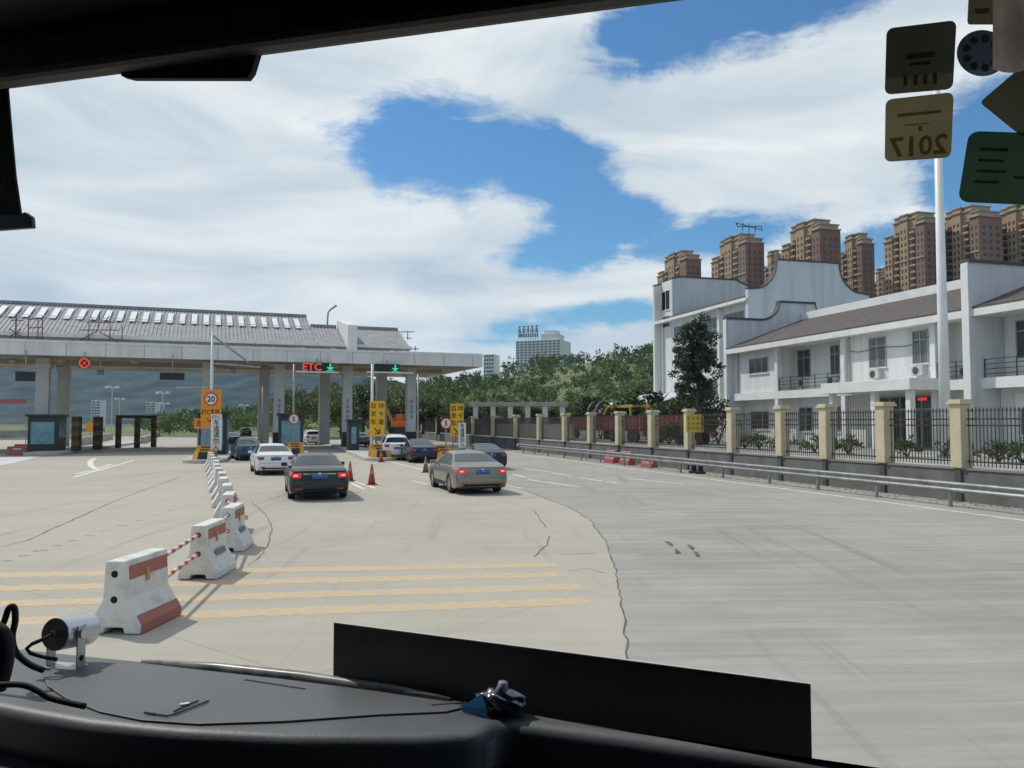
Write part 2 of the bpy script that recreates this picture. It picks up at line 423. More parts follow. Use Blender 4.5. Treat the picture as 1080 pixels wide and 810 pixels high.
# ------------------------------------------------------------------ ground sheets
def sheet_obj(name, polys, m, z, label, cat):
    mb = MB()
    for p in polys: mb.sheet([(v[0], v[1], z) for v in p])
    o = mb.build(name, m); tag(o, label, cat, kind="structure"); return o
sheet_obj("ground", [[(-3500, -100), (2100, -100), (2100, 3300), (-3500, 3300)]], earth_mat, 0.0, "dry earth and grass verge spreading to the horizon", "ground")
sheet_obj("plaza_pavement", [[(-75, -25), (26, -25), (26, 10), (9, 62), (-2, 108), (-60, 130), (-110, 75)]], plaza_mat, .004, "tan concrete paving of the toll plaza", "pavement")
edge_px = [(664, 720), (661, 690), (657, 640), (648, 598), (638, 570), (622, 548), (600, 535), (570, 524), (545, 514), (530, 505)]
bpts = [gd(*p) for p in edge_px]
bpts = [Vector((bpts[0].x + .12, -25, 0)), Vector((bpts[0].x, 2, 0))] + bpts + [gd(505, 488), gd(480, 474), gd(450, 465), gd(400, 459)]
FB = Vector((14.4, 25.3, 0)); FD = Vector((-.2748, .9615, 0)); FN = Vector((.9615, .2748, 0))   # fence base, direction away, direction into the yard
def F(t, s=0.0, z=0.0): return FB + FD * t + FN * s + Vector((0, 0, z))
# crossing of the fence line with a pixel column
def f_t(px, s=0.0):
    k = (px - 540) / 840.0; o = FB + FN * s
    return (o.x - k * o.y) / (k * FD.y - FD.x)
far = [F(130, .05), F(-60, .05)]
sheet_obj("approach_road", [[(p.x, p.y) for p in bpts] + [(far[0].x, far[0].y), (far[1].x, far[1].y)]], road_mat, .008, "grey brushed concrete approach road beside the fence", "road")
# exit road beyond the plaza
e = [gd(20, 474), gd(212, 472), gd(300, 462), gd(380, 458), gd(330, 453), gd(200, 452.2), gd(150, 452.2), gd(90, 463)]
sheet_obj("motorway", [[(p.x, p.y) for p in e]], ground_mat("motorway concrete", (.40, .38, .34), (.33, .31, .28), (.46, .44, .40), R(70), .2), .008, "pale motorway running away behind the toll gates", "road")

def ribbon(pts, w, mb, z, jit=0.0):
    pts = [Vector((p[0], p[1], 0)) for p in pts]
    if jit:
        q = []
        for a, b in zip(pts[:-1], pts[1:]):
            n = max(2, int((b - a).length / .25))
            for k in range(n): q.append(a.lerp(b, k / n))
        q.append(pts[-1]); pts = [p + Vector((random.uniform(-jit, jit), random.uniform(-jit, jit), 0)) for p in q]
    L_, R_ = [], []
    for i, p in enumerate(pts):
        d = (pts[min(i + 1, len(pts) - 1)] - pts[max(i - 1, 0)]).normalized(); n = Vector((-d.y, d.x, 0)) * (w * (random.uniform(.5, 1.4) if jit else 1) / 2)
        L_.append(p + n); R_.append(p - n)
    vs = [(p.x, p.y, z) for p in L_ + R_]; k = len(pts)
    mb.add(vs, [(k + i, k + i + 1, i + 1, i) for i in range(k - 1)])
mb = MB()
for (y0, y1, x1) in ((607, 596, 585), (621, 606, 592), (637, 619, 612), (656, 634, 622)):
    a, b = gd(-160, y0 + (y0 - y1) * .26), gd(x1, y1)
    d = b - a; n = 160
    for k in range(n):          # one band laid as short pieces with ragged ends
        p, q = a + d * (k / n), a + d * ((k + 1) / n)
        w0 = .215 + .02 * math.sin(k * 1.7) + random.uniform(-.03, .03)
        o = Vector((-d.y, d.x, 0)).normalized() * w0
        mb.sheet([(p.x + o.x, p.y + o.y, .0055), (p.x - o.x, p.y - o.y, .0055), (q.x - o.x, q.y - o.y, .0055), (q.x + o.x, q.y + o.y, .0055)])
tag(mb.build("rumble_stripe_markings", yellow_worn), "four worn yellow stripes painted across the near paving", "road marking", kind="structure")
mb = MB()
def dash(p, q, w=.15): ribbon([gd(*p), gd(*q)], w, mb, .013)
for p, q in (((556, 506), (609, 513.5)), ((541, 500.5), (553, 503)), ((553, 494.5), (580, 498)), ((582, 499), (602, 502)), ((610, 504), (636, 507.5)), ((664, 505), (722, 511)), ((640, 508), (652, 510)),
             ((434, 507.5), (452, 511.5)), ((538, 513), (552, 515.5)), ((371, 510), (384, 516.5)), ((372, 507), (396, 515.5)), ((411, 487), (452, 497.5)), ((366, 485), (400, 490))):
    dash(p, q)
for p, q in (((78, 503.5), (142, 485.5)), ((80, 500), (104, 495)), ((104, 494), (118, 489.5))): dash(p, q, .22)
ribbon([gd(100, 483.5), gd(95, 487), gd(95.5, 491), gd(101, 495)], .32, mb, .013)
dash((57, 484.5), (77, 483.8), .3)
# long edge line under the guard rail
ribbon([F(-16, -2.6), F(6, -2.6), F(30, -2.7), F(58, -3.2)], .16, mb, .013)
tag(mb.build("lane_markings", white_worn), "worn white lane lines and chevrons on the toll plaza", "road marking", kind="structure")
mb = MB()
ribbon([gd(*p) for p in edge_px], .022, mb, .0105, .03)
for pts in (((563, 538), (570, 548), (576, 557)), ((580, 566), (577, 575), (562, 588)), ((265, 530), (280, 542), (287, 556), (284, 572), (276, 586), (262, 597)), ((590, 585), (628, 584)), ((600, 603), (620, 600), (636, 605))):
    ribbon([gd(*p) for p in pts], .016, mb, .014, .02)
for pts in (((-60, 592), (30, 570), (60, 556), (125, 527), (190, 503)),): ribbon([gd(*p) for p in pts], .02, mb, .014, .02)
for k in range(13):
    a = gd(8 + k * 17.2, 592 - 5.35 * k); d = Vector((.9, .42, 0)).normalized() * random.uniform(.05, .12)
    ribbon([a - d, a + d], .035, mb, .014, .012)
for (x, y) in ((706, 574), (714, 582), (729, 578), (735, 585)):
    a = gd(x, y); ribbon([a - Vector((.02, .3, 0)), a + Vector((.02, .3, 0))], .08, mb, .014, .02)
tag(mb.build("pavement_joint", joint_mat), "dark cracked joints and seams in the concrete paving", "pavement joint", kind="structure")
# loose stones and grit along the foot of the fence wall
V_, F_ = [], []
for k in range(1500):
    t = random.uniform(-13, 46); s_ = random.choice((random.uniform(-1.6, -.15), -.2 - abs(random.gauss(0, .25)))); c = F(t, s_, .01); r = random.uniform(.012, .05)
    o_ = len(V_); a0 = random.random() * 3
    ring = [c + Vector((math.cos(a0 + q * 1.257) * r * random.uniform(.7, 1.2), math.sin(a0 + q * 1.257) * r * random.uniform(.7, 1.2), 0)) for q in range(5)]
    V_ += [tuple(p) for p in ring] + [tuple(c + Vector((0, 0, r * .8)))]; F_ += [(o_ + q, o_ + (q + 1) % 5, o_ + 5) for q in range(5)]
tag(MB().add(V_, F_).build("gravel", mat("grey grit", (.30, .285, .26), .95, (.16, .15, .13), 9)), "grey grit and stones along the foot of the fence wall", "gravel", kind="stuff")
# white gravel apron at the far left of the plaza
sheet_obj("white_apron", [[(p.x, p.y) for p in (gd(-60, 497), gd(8, 490), gd(44, 481.5), gd(-60, 481.5))]], mat("chalky apron concrete", (.62, .62, .6), .9, (.5, .5, .48), .6), .012, "chalk white strip of paving at the left edge of the plaza", "pavement")

# ------------------------------------------------------------------ yard behind the fence, one metre up
mb = MB()
mb.add([F(-60, .2, 1.0), F(130, .2, 1.0), F(130, 90, 1.0), F(-60, 90, 1.0)], [(0, 1, 2, 3)])
tag(mb.build("yard_pavement", yard_mat), "pale paved yard raised behind the fence", "pavement", kind="structure")

# ------------------------------------------------------------------ hill, mountains
RIDGE = [(120, 446), (180, 443), (230, 440), (300, 430), (340, 417), (440, 411), (500, 403), (540, 396), (600, 386), (640, 377), (700, 369), (800, 358), (1000, 340), (1200, 345)]
def interp(tbl, x):
    if x <= tbl[0][0]: return tbl[0][1]
    for (a, b), (c, d) in zip(tbl[:-1], tbl[1:]):
        if x <= c: return b + (d - b) * (x - a) / (c - a)
    return tbl[-1][1]
HY0, HY1 = 135.0, 330.0
def hill_z(x, y):
    px = 540 + 840 * x / max(y, 1)
    top = (446 - (interp(RIDGE, px) + 5)) / 840 * HY1 + 2.5
    t = min(1, max(0, (y - HY0) / (HY1 - HY0))); t = t * t * (3 - 2 * t)
    n = 1.6 * math.sin(x * .05 + 1) * math.sin(y * .043) + .8 * math.sin(x * .13) * math.cos(y * .11 + 2)
    back = max(0, (y - HY1) / 260.0)
    return max(-.5, top * t + n * t - back * 12) - (.4 if t == 0 else 0)
def grid_obj(name, xs, ys, fz, m, label, cat, smooth=True):
    nx, ny = len(xs), len(ys); vs = [(x, y, fz(x, y)) for y in ys for x in xs]
    fs = [(j * nx + i, j * nx + i + 1, (j + 1) * nx + i + 1, (j + 1) * nx + i) for j in range(ny - 1) for i in range(nx - 1)]
    o = MB().add(vs, fs).build(name, m, smooth=smooth); return tag(o, label, cat, kind="structure")
hill_mat = mat("hillside scrub", (.17, .19, .075), .95, (.09, .125, .045), .05, bump=.5)
grid_obj("hill", np.linspace(-190, 330, 90), np.linspace(130, 560, 70), hill_z, hill_mat, "green wooded hill behind the toll plaza", "hill")
MT = [(-300, 408), (-100, 398), (0, 392), (60, 386), (150, 381), (230, 384), (300, 387), (360, 392), (420, 398), (470, 408), (560, 425), (700, 430)]
def mt_z(x, y):
    px = 540 + 840 * x / max(y, 1); top = (446 - interp(MT, px)) / 840 * 2600 + 2.5
    t = min(1, max(0, (y - 1500) / 1100)); n = 14 * math.sin(x * .008 + y * .003) + 9 * math.sin(x * .021 + 2) * math.sin(y * .012) + 5 * math.sin(x * .05 + y * .02)
    b = max(0, (y - 2600) / 700)
    return max(-3, top * t ** 1.1 + n * t * min(1, (3300 - y) / 600 + .3) - b * 60)
grid_obj("mountain", np.linspace(-2800, 600, 150), np.linspace(1480, 3000, 60), mt_z, mat("forested mountain", (.045, .075, .05), .95, (.008, .016, .012), .010, bump=.3), "long dark blue mountain far beyond the toll plaza", "mountain")

# wood on the hill: reads as one mass
P, S = [], []
n_crowns = 0
while n_crowns < 1250:
    px = random.uniform(150, 800); y = HY0 + (HY1 + 25 - HY0) * random.random() ** .85
    x = (px - 540) / 840 * y
    z = hill_z(x, y)
    if px > 430 and y > 240 and math.sin(x * .11 + y * .05) + math.sin(y * .09 - x * .04) > .95: continue    # clearings
    r = random.uniform(1.4, 3.4) * (1 if px > 300 else .8); h = r * random.uniform(.8, 1.35)
    n = int(150 * r / 3)
    c = crown_points(n, r, r, h, 11, r * .42, bottom=-.35)
    P.append(c + np.array([x, y, z + h * .72])); S.append(np.full(n, r * .24)); n_crowns += 1
P = np.concatenate(P); S = np.concatenate(S)
o = quads_mesh("hill_wood", leaf_quads(P, S), [wood_leaf]); tag(o, "dense green broadleaf wood covering the hill slope", "wood", kind="stuff")

# air
def haze():
    m = bpy.data.materials.new("pale blue air"); m.use_nodes = True; nt = m.node_tree; nt.nodes.clear()
    v = nt.nodes.new("ShaderNodeVolumePrincipled"); v.inputs["Color"].default_value = (.05, .38, 1.0, 1); v.inputs["Density"].default_value = HAZE
    v.inputs["Anisotropy"].default_value = 0.0
    out = nt.nodes.new("ShaderNodeOutputMaterial"); nt.links.new(v.outputs[0], out.inputs["Volume"])
    o = MB().bx(-3600, 2200, -120, 3400, -6, 330).build("haze", m); tag(o, "thin blue haze in the air between plaza and mountain", "haze", kind="stuff")
HAZE = 0.00006
if HAZE: haze()
# ------------------------------------------------------------------ perimeter fence on its retaining wall
fence = thing("perimeter_fence", "dark iron fence with cream pillars on a grey concrete base along the road", "fence", tuple(F(0)), FENCE_RZ)
# local frame of the fence: x into the yard, y away along the fence
pill_px = [1180, 1090, 1013, 933, 872, 825, 773, 727, 689, 654, 624, 597, 570, 545, 521, 500, 482, 462, 446, 432, 419, 407, 396]
pill_px = pill_px[1:]
ts = [-7.4, -3.6] + [f_t(p) for p in pill_px[1:]]
MB().bx(-.12, .22, -8, ts[-1] + 1, 0, 1.02).build("base_wall", grey_conc, fence)
MB().bx(-.16, .26, -8, ts[-1] + 1, 1.02, 1.07).build("wall_capping", mat("grey capping", (.25, .245, .235), .9), fence)
for i, t in enumerate(ts):
    far_ = t > 20
    p = MB(); w = .44 if not far_ else .5
    p.bx(-w / 2 - .02, w / 2 - .02, t - w / 2, t + w / 2, 1.07, 3.1)
    o = p.build("pillar", cream, fence, bevel=.02)
    c = MB(); c.bx(-w / 2 - .09, w / 2 + .05, t - w / 2 - .07, t + w / 2 + .07, 3.1, 3.17); c.bx(-w / 2 - .05, w / 2 + .01, t - w / 2 - .03, t + w / 2 + .03, 3.17, 3.25)
    cp = c.build("pillar_cap", cream, o)
    MB().bx(-.19, -.125, t - .12, t + .12, 0, 1.0).build("wall_pilaster", mat("darker concrete pilaster", (.085, .083, .08), .9), o)
    if i + 1 < len(ts):
        t2 = ts[i + 1]; q = MB(); a, b = t + w / 2 + .01, t2 - w / 2 - .01
        n = max(4, int((b - a) / .135)); r = .022 if not far_ else .026
        for z in (1.28, 2.42, 2.62): q.bx(-.02, .02, a, b, z - .022, z + .022)
        for k in range(n):
            y = a + (b - a) * (k + .5) / n
            q.box((-.001, y, 2.0), (r, r, 1.72))
            q.add([(-.03, y - .03, 2.86), (.03, y - .03, 2.86), (.03, y + .03, 2.86), (-.03, y + .03, 2.86), (0, y, 3.0)], [(0, 1, 2, 3), (0, 4, 1), (1, 4, 2), (2, 4, 3), (3, 4, 0)])
        q.build("railing_panel", iron, fence)
# ------------------------------------------------------------------ guard rail
gr_t0, gr_t1, gs = -14.0, 44.0, -1.72
gr = thing("guard_rail", "galvanised steel guard rail on short posts along the road edge", "guard rail", tuple(F(0, gs)), FENCE_RZ)
prof = [(-.02, .78), (-.075, .74), (-.075, .69), (-.015, .655), (-.015, .60), (-.075, .565), (-.075, .515), (-.02, .475)]
yy = np.linspace(gr_t0, gr_t1, 30); vs = [(x, y, z - .02) for y in yy for x, z in prof]; k = len(prof)
m_ = MB(); m_.add(vs, [(i * k + j, i * k + j + 1, (i + 1) * k + j + 1, (i + 1) * k + j) for i in range(len(yy) - 1) for j in range(k - 1)])
o = m_.build("rail", galv, gr, smooth=True); sm = o.modifiers.new("thick", 'SOLIDIFY'); sm.thickness = .006
e_ = MB(); e_.tube([(-.05, gr_t1, .60), (-.05, gr_t1 + .35, .60)], .15, 12); e_.build("end_terminal", galv, gr, smooth=True)
post_px = [1090, 998, 921, 859.5, 809, 760, 716, 684, 657, 632, 612, 594, 577, 563, 551]
for px in post_px:
    t = f_t(px, gs)
    p = MB(); p.tube([(.06, t, 0), (.06, t, .74)], .06, 10); p.box((0, t, .6), (.08, .16, .2)); p.build("post", galv, gr)

# ------------------------------------------------------------------ building helpers (local frame: x inward from the facade, y away from the camera along it)
def local_t(px, s, base):        # y of the point of the facade plane x = s seen at a pixel column
    o = base + FN * s; k = (px - 540) / 840.0
    return (o.x - k * o.y) / (k * FD.y - FD.x)
def window_x(parent, x, y0, y1, z0, z1, glass, frame, mull=1, transom=None, sill=True, depth=.10):
    """window facing -x set into plane x"""
    f = MB(); w = .06
    f.bx(x - .05, x + .02, y0, y1, z0, z0 + w); f.bx(x - .05, x + .02, y0, y1, z1 - w, z1)
    f.bx(x - .05, x + .02, y0, y0 + w, z0 + w, z1 - w); f.bx(x - .05, x + .02, y1 - w, y1, z0 + w, z1 - w)
    for k in range(1, mull + 1):
        yc = y0 + (y1 - y0) * k / (mull + 1); f.bx(x - .045, x + .015, yc - w / 2, yc + w / 2, z0 + w, z1 - w)
    if transom: zt = z0 + (z1 - z0) * transom; f.bx(x - .043, x + .013, y0 + w, y1 - w, zt - .03, zt + .03)
    fo = f.build("window", frame, parent)
    MB().bx(x - .012, x + .006, y0 + w * .6, y1 - w * .6, z0 + w * .6, z1 - w * .6).build("pane", glass, fo)
    if sill: MB().bx(x - .11, x + .02, y0 - .08, y1 + .08, z0 - .07, z0 - .003).build("sill", white_trim, fo)
    return fo
def gable_wall(name, parent, prof, y0, y1, m, cop=.09):
    """wall across the building: profile of (x, z) top points; extruded from y0 to y1"""
    poly = [(prof[0][0], y0, 0)] + [(x, y0, z) for x, z in prof] + [(prof[-1][0], y0, 0)]
    o = MB().prism(poly, (0, y1 - y0, 0)).build(name, m, parent)
    c = MB(); top = prof
    lo = [(x, y0 - .09, z + .003) for x, z in top]; hi = [(x, y0 - .09, z + .16) for x, z in top]
    for i in range(len(top) - 1):
        a, b, cc, d = lo[i], lo[i + 1], hi[i + 1], hi[i]
        c.prism([a, b, cc, d], (0, y1 - y0 + .18, 0))
    c.build("coping", coping, o)
    return o
def curve_pts(x0, z0, x1, z1, n=8, concave=True):
    """quarter curve from (x0,z0) up to (x1,z1), sagging below the straight line"""
    out = []
    for k in range(n + 1):
        a = k / n * PI / 2
        out.append((x0 + (x1 - x0) * math.sin(a), z0 + (z1 - z0) * (1 - math.cos(a))))
    return out
AXIS = FENCE_RZ

# ------------------------------------------------------------------ two-storey white building
B1 = Vector((24.16, 41.0, 1.0)); TF = local_t(767, -.55, Vector((24.16, 41.0, 0)))
b1 = thing("office_building", "two storey white building with balconies and brown tiled roof behind the fence", "building", tuple(B1), AXIS)
def t1(px, s=0.0): return local_t(px, s, Vector((B1.x, B1.y, 0)))
YN = -22.0
# walls: ground floor back plane, upper floor bays alternately flush and set back
cols = [t1(p) for p in (820.5, 891, 987)]
bays = [(TF, cols[0], .15), (cols[0], cols[1], 1.35), (cols[1], cols[2], .15), (cols[2], .25, 1.35), (-.25, -4.2, 1.35), (-4.2, -9.2, .15), (-9.2, -14, 1.35), (-14, YN, .15)]
w = MB()
for a, b, x in bays: w.bx(x, x + .25, b, a, 3.72, 7.1); w.bx(1.0, 1.25, b, a, 0, 3.3)
for (a, b, x), (a2, b2, x2) in zip(bays[:-1], bays[1:]):
    if a2 == b: w.bx(min(x, x2), max(x, x2) + .24, b - .11, b + .11, 3.725, 7.09)
w.bx(11.5, 11.75, YN, TF, 0, 7.0)
w.build("wall", white_wall, b1)
MB().bx(0, 11.5, YN, TF, 3.3, 3.71).build("floor_slab", white_trim, b1)
MB().bx(-.16, -.003, YN, TF - .3, 3.25, 3.80).build("balcony_fascia", white_trim, b1)
for y in cols + [-4.2, -9.2, -14]:
    MB().bx(-.14 + .0, .24, y - .19, y + .19, 0, 7.0).build("column", white_trim, b1, bevel=.015)
# eaves and roof
MB().bx(-.72, -.56, YN, TF - .02, 6.95, 7.32).build("eave_fascia", white_trim, b1)
MB().bx(-.56, 1.6, YN, TF - .1, 6.98, 7.08).build("soffit", white_wall, b1)
rf = MB()
def roof_sheet(mb, x0, z0, x1, z1, y0, y1, th=.12):
    mb.prism([(x0, y0, z0), (x1, y0, z1), (x1, y0, z1 - th), (x0, y0, z0 - th)], (0, y1 - y0, 0))
roof_sheet(rf, -.66, 7.44, 6.5, 10.0, YN, TF - .05); roof_sheet(rf, 6.5, 10.0, 12.2, 7.9, YN, TF - .05)
# tile courses
for k in range(46):
    f = k / 46; x = -.66 + 7.16 * f; z = 7.44 + 2.56 * f
    rf.prism([(x, YN, z + .004), (x + .10, YN, z + .04), (x + .155, YN, z + .05), (x + .155, YN, z + .0)], (0, TF - .05 - YN, 0))
rf.build("roof", slate, b1)
MB().bx(6.42, 6.72, YN, TF - .05, 9.85, 10.55).build("ridge_parapet", white_trim, b1)
# cross gables
gp = [(-.55, 9.8), (2.6, 9.8)] + curve_pts(2.6, 9.8, 4.4, 11.35)[1:] + [(7.8, 11.35)] + [(12.2 - x, z) for x, z in reversed(curve_pts(2.6, 9.8, 4.4, 11.35))][1:] + [(13.0, 9.8)]
gw = gable_wall("gable_wall", b1, gp, TF, TF + .42, shaded_wall); MB().bx(-.58, -.553, TF - .004, TF + .424, 0, 9.75).build("lit_edge", white_trim, gw)  # bright strip paints the sun on the gable's road-facing end
gp2 = [(-.85, 9.75), (7.8, 9.75)] + [(x, z) for x, z in ((8.4, 9.6), (9.0, 9.0), (12.2, 8.6))]
gw = gable_wall("gable_wall", b1, gp2, -.22, .22, shaded_wall); MB().bx(-.88, -.853, -.224, .224, 0, 9.7).build("lit_edge", white_trim, gw)  # same painted sunlit strip on the near gable
# windows: (px0, px1, storey z0, z1, plane)
for (pa, pb, z0, z1, x, mu, tr) in ((811, 791, 5.25, 6.45, .15, 2, None), (831, 823, 4.9, 6.55, 1.35, 0, .7), (856, 842, 4.75, 6.75, 1.35, 1, .7), (887, 877, 4.75, 6.75, 1.35, 1, .7),
                               (936, 918, 4.85, 6.7, .15, 1, .72), (981, 964, 4.85, 6.75, .15, 1, .72), (1029, 1018, 4.75, 6.7, 1.35, 1, .72),
                               (811, 792, 1.0, 2.4, 1.0, 2, None), (832, 824, 1.0, 2.5, 1.0, 0, .7), (857, 843, .9, 2.6, 1.0, 1, .7), (888, 878, .9, 2.6, 1.0, 1, .7), (1016, 1006, .9, 2.5, 1.0, 1, .7)):
    window_x(b1, x, t1(pa, x), t1(pb, x), z0, z1, dark_glass if int(pa) % 3 else mat("window with pale curtain", (.24, .24, .225), .2, (.10, .105, .10), 2.5, stretch=(1, 4, .2)), alu, mu, tr)
for y in (-1.6, -3.4, -6.3, -8.3, -11): window_x(b1, 1.35 if y > -4 or y < -9.5 else .15, y - .65, y + .65, 4.75, 6.7, dark_glass, alu, 1, .72)
for y in (-2.2, -6, -10): window_x(b1, 1.0, y - .8, y + .8, .9, 2.5, dark_glass, alu, 1, .7)
# air conditioners below the upper windows
acm = mat("air conditioner casing", (.55, .55, .53), .5)
for px, x, z in ((850, 1.35, 4.35), (882, 1.35, 4.35), (927, .15, 4.45), (973, .15, 4.45), (1024, 1.35, 4.3), (895, .9, 4.0)):
    y = t1(px, x); a = MB(); a.bx(x - .36, x - .004, y - .42, y + .42, z - .28, z + .28)
    ao = a.build("air_conditioner", acm, b1, bevel=.02)
    g = MB()
    g.tube([(x - .365, y + .08, z), (x - .375, y + .08, z)], .22, 16); g.build("fan_grille", mat("fan grille", (.07, .07, .07), .6), ao)
# balcony railings
for a, b in ((cols[0] - .25, cols[1] + .25), (cols[2] - .25, .3), (-.3, -4.0), (-9.4, -13.8)):
    q = MB()
    for z in (4.0, 4.25, 4.5, 4.75): q.bar((-.02, a, z), (-.02, b, z), .035)
    n = max(2, int(abs(a - b) / 1.3))
    for k in range(n + 1): y = a + (b - a) * k / n; q.bar((-.02, y, 3.8), (-.02, y, 4.78), .045)
    q.build("balcony_railing", iron, b1)
# entrance canopy, glazed doors, red lit sign
cy0, cy1 = t1(960, -2.4), t1(866, -2.4)
MB().bx(-2.4, -.17, cy0, cy1, 3.28, 3.92).build("entrance_canopy", white_trim, b1, bevel=.02)
for y in (cy0 + .5, cy0 + 3.2, cy1 - .5): MB().bx(-2.1, -1.75, y - .17, y + .17, 0, 3.28).build("column", white_trim, b1, bevel=.015)
d = MB(); ya, yb = t1(984, .95), t1(918, .95)
n = 6
for k in range(n + 1):
    y = ya + (yb - ya) * k / n; d.bx(.93, .995, y - .04, y + .04, 0, 3.1)
for z in (.04, 2.3, 3.06): d.bx(.935, .99, ya, yb, z - .04, z + .04)
do = d.build("entrance_doors", alu, b1); MB().bx(.95, .98, ya, yb, .05, 3.05).build("pane", dark_glass, do)
yl = t1(972, .6)
MB().bx(.62, .7, yl - .3, yl + .3, 2.78, 2.95).build("red_lit_sign", mat("red lamp sign", (.5, .03, .03), .5, emit=((1, .08, .05), .5)), b1)
for y, x_ in ((cols[0] - .5, .15), (cols[1] - .4, .15), (-4.6, .15), (TF - .6, .15)):
    p = MB(); p.tube([(x_ - .09, y, 0), (x_ - .09, y, 6.95)], .055, 8); p.build("drainpipe", mat("grey pvc pipe", (.45, .45, .43), .5), b1)
q = MB()
for (ya_, za), (yb_, zb_) in (((cols[1] + 1, 6.3), (cols[1] - 3.4, 6.05)), ((cols[1] - 3.4, 6.05), (cols[2] + .3, 6.4))): q.tube([(.13, ya_, za), (.125, (ya_ + yb_) / 2, min(za, zb_) - .12), (.13, yb_, zb_)], .018, 5)
q.build("wall_cable", iron, b1)
# vent louvre under the nearest balcony
MB().bx(.9, .995, -1.9, -1.2, 2.2, 3.0).build("louvre", white_trim, b1)

# ------------------------------------------------------------------ four-storey white building behind
B2 = Vector((22.9, 75.0, 1.0)); T2 = 19.2
b2 = thing("white_hall_building", "four storey white building with curved gable tops behind the office roof", "building", tuple(B2), AXIS)
def t2(px, s=0.0): return local_t(px, s, Vector((B2.x, B2.y, 0)))
w = MB(); TT = 16.4
w.bx(0, .3, .2, TT, 0, 13.2); w.bx(11.5, 11.8, .2, T2, 0, 13.0)
w.build("wall", white_wall, b2)
# end tower beyond the roof
tp = [(0, 18.0), (.9, 18.25), (8.3, 18.25)] + [(8.3 + 3.7 * math.sin(k / 8 * PI / 2), 16.7 + 1.55 * (1 - math.sin(k / 8 * PI / 2))) for k in range(1, 9)]
gable_wall("gable_wall", b2, tp, TT, TT + .35, shaded_wall)
MB().bx(0, .3, TT + .36, T2 - .02, 0, 17.95).build("wall", white_wall, b2)
gable_wall("gable_wall", b2, [(-.9, 17.6), (0, 17.8), (8.3, 17.95), (12, 16.6)], T2, T2 + .4, white_wall)
window_x(b2, 0, TT + .6, T2 - .15, 14.6, 16.9, hole_dark, white_trim, 1, None)
window_x(b2, 0, TT + .7, T2 - .4, 12.6, 13.9, dark_glass, alu, 1)
gpn = [(-.75, 14.1), (0, 14.15)] + [(0 + 2.5 * math.sin(k / 8 * PI / 2), 14.15 + 2.9 * (1 - math.cos(k / 8 * PI / 2))) for k in range(1, 9)] + [(9.4, 17.05)] + [(9.4 + 2.6 * (1 - math.cos(k / 8 * PI / 2)), 14.2 + 2.85 * (1 - math.sin(k / 8 * PI / 2))) for k in range(1, 9)] + [(12.9, 14.1)]
gable_wall("gable_wall", b2, gpn, -.2, .2, shaded_wall)
# window in the near gable, facing the camera
sx = 8.35; f = MB(); f.bx(sx, sx + 1.5, -.29, -.205, 11.0, 11.8); f.bx(sx + .7, sx + .78, -.3, -.2, 11, 11.8)
fo = f.build("window", alu, b2); MB().bx(sx + .07, sx + 1.43, -.31, -.295, 11.07, 11.73).build("pane", dark_glass, fo)
e_ = MB(); e_.bx(-.95, -.78, -.1, T2, 13.05, 13.35); e_.bx(-.78, 0, -.1, T2, 13.1, 13.2); e_.build("eave_fascia", white_trim, b2)
rf = MB(); roof_sheet(rf, -.9, 13.5, 6, 15.6, .2, TT - .01); roof_sheet(rf, 6, 15.6, 12.3, 13.3, .2, TT - .01)
for k in range(30):
    f_ = k / 30; x = -.9 + 6.9 * f_; z = 13.5 + 2.1 * f_; rf.prism([(x, .2, z + .004), (x + .2, .2, z + .075), (x + .2, .2, z)], (0, TT - .22, 0))
rf.build("roof", slate, b2)
for z0, z1 in ((10.6, 12.4), (7.5, 9.2), (4.4, 6.1), (1.3, 3.0)):
    for y0, y1, mu in ((12.2, 16.0, 4), (6.6, 10.8, 4), (1.6, 5.2, 3)):
        window_x(b2, 0, y0, y1, z0, z1, green_glass, alu, mu, .3)
for y in (11.5, 5.9): MB().bx(-.35, -.003, y - .2, y + .2, 0, 13.05).build("pilaster", white_trim, b2)
dp = MB(); dp.tube([(-.2, T2 - .6, 0), (-.2, T2 - .6, 13)], .09, 8); dp.build("drainpipe", white_trim, b2)

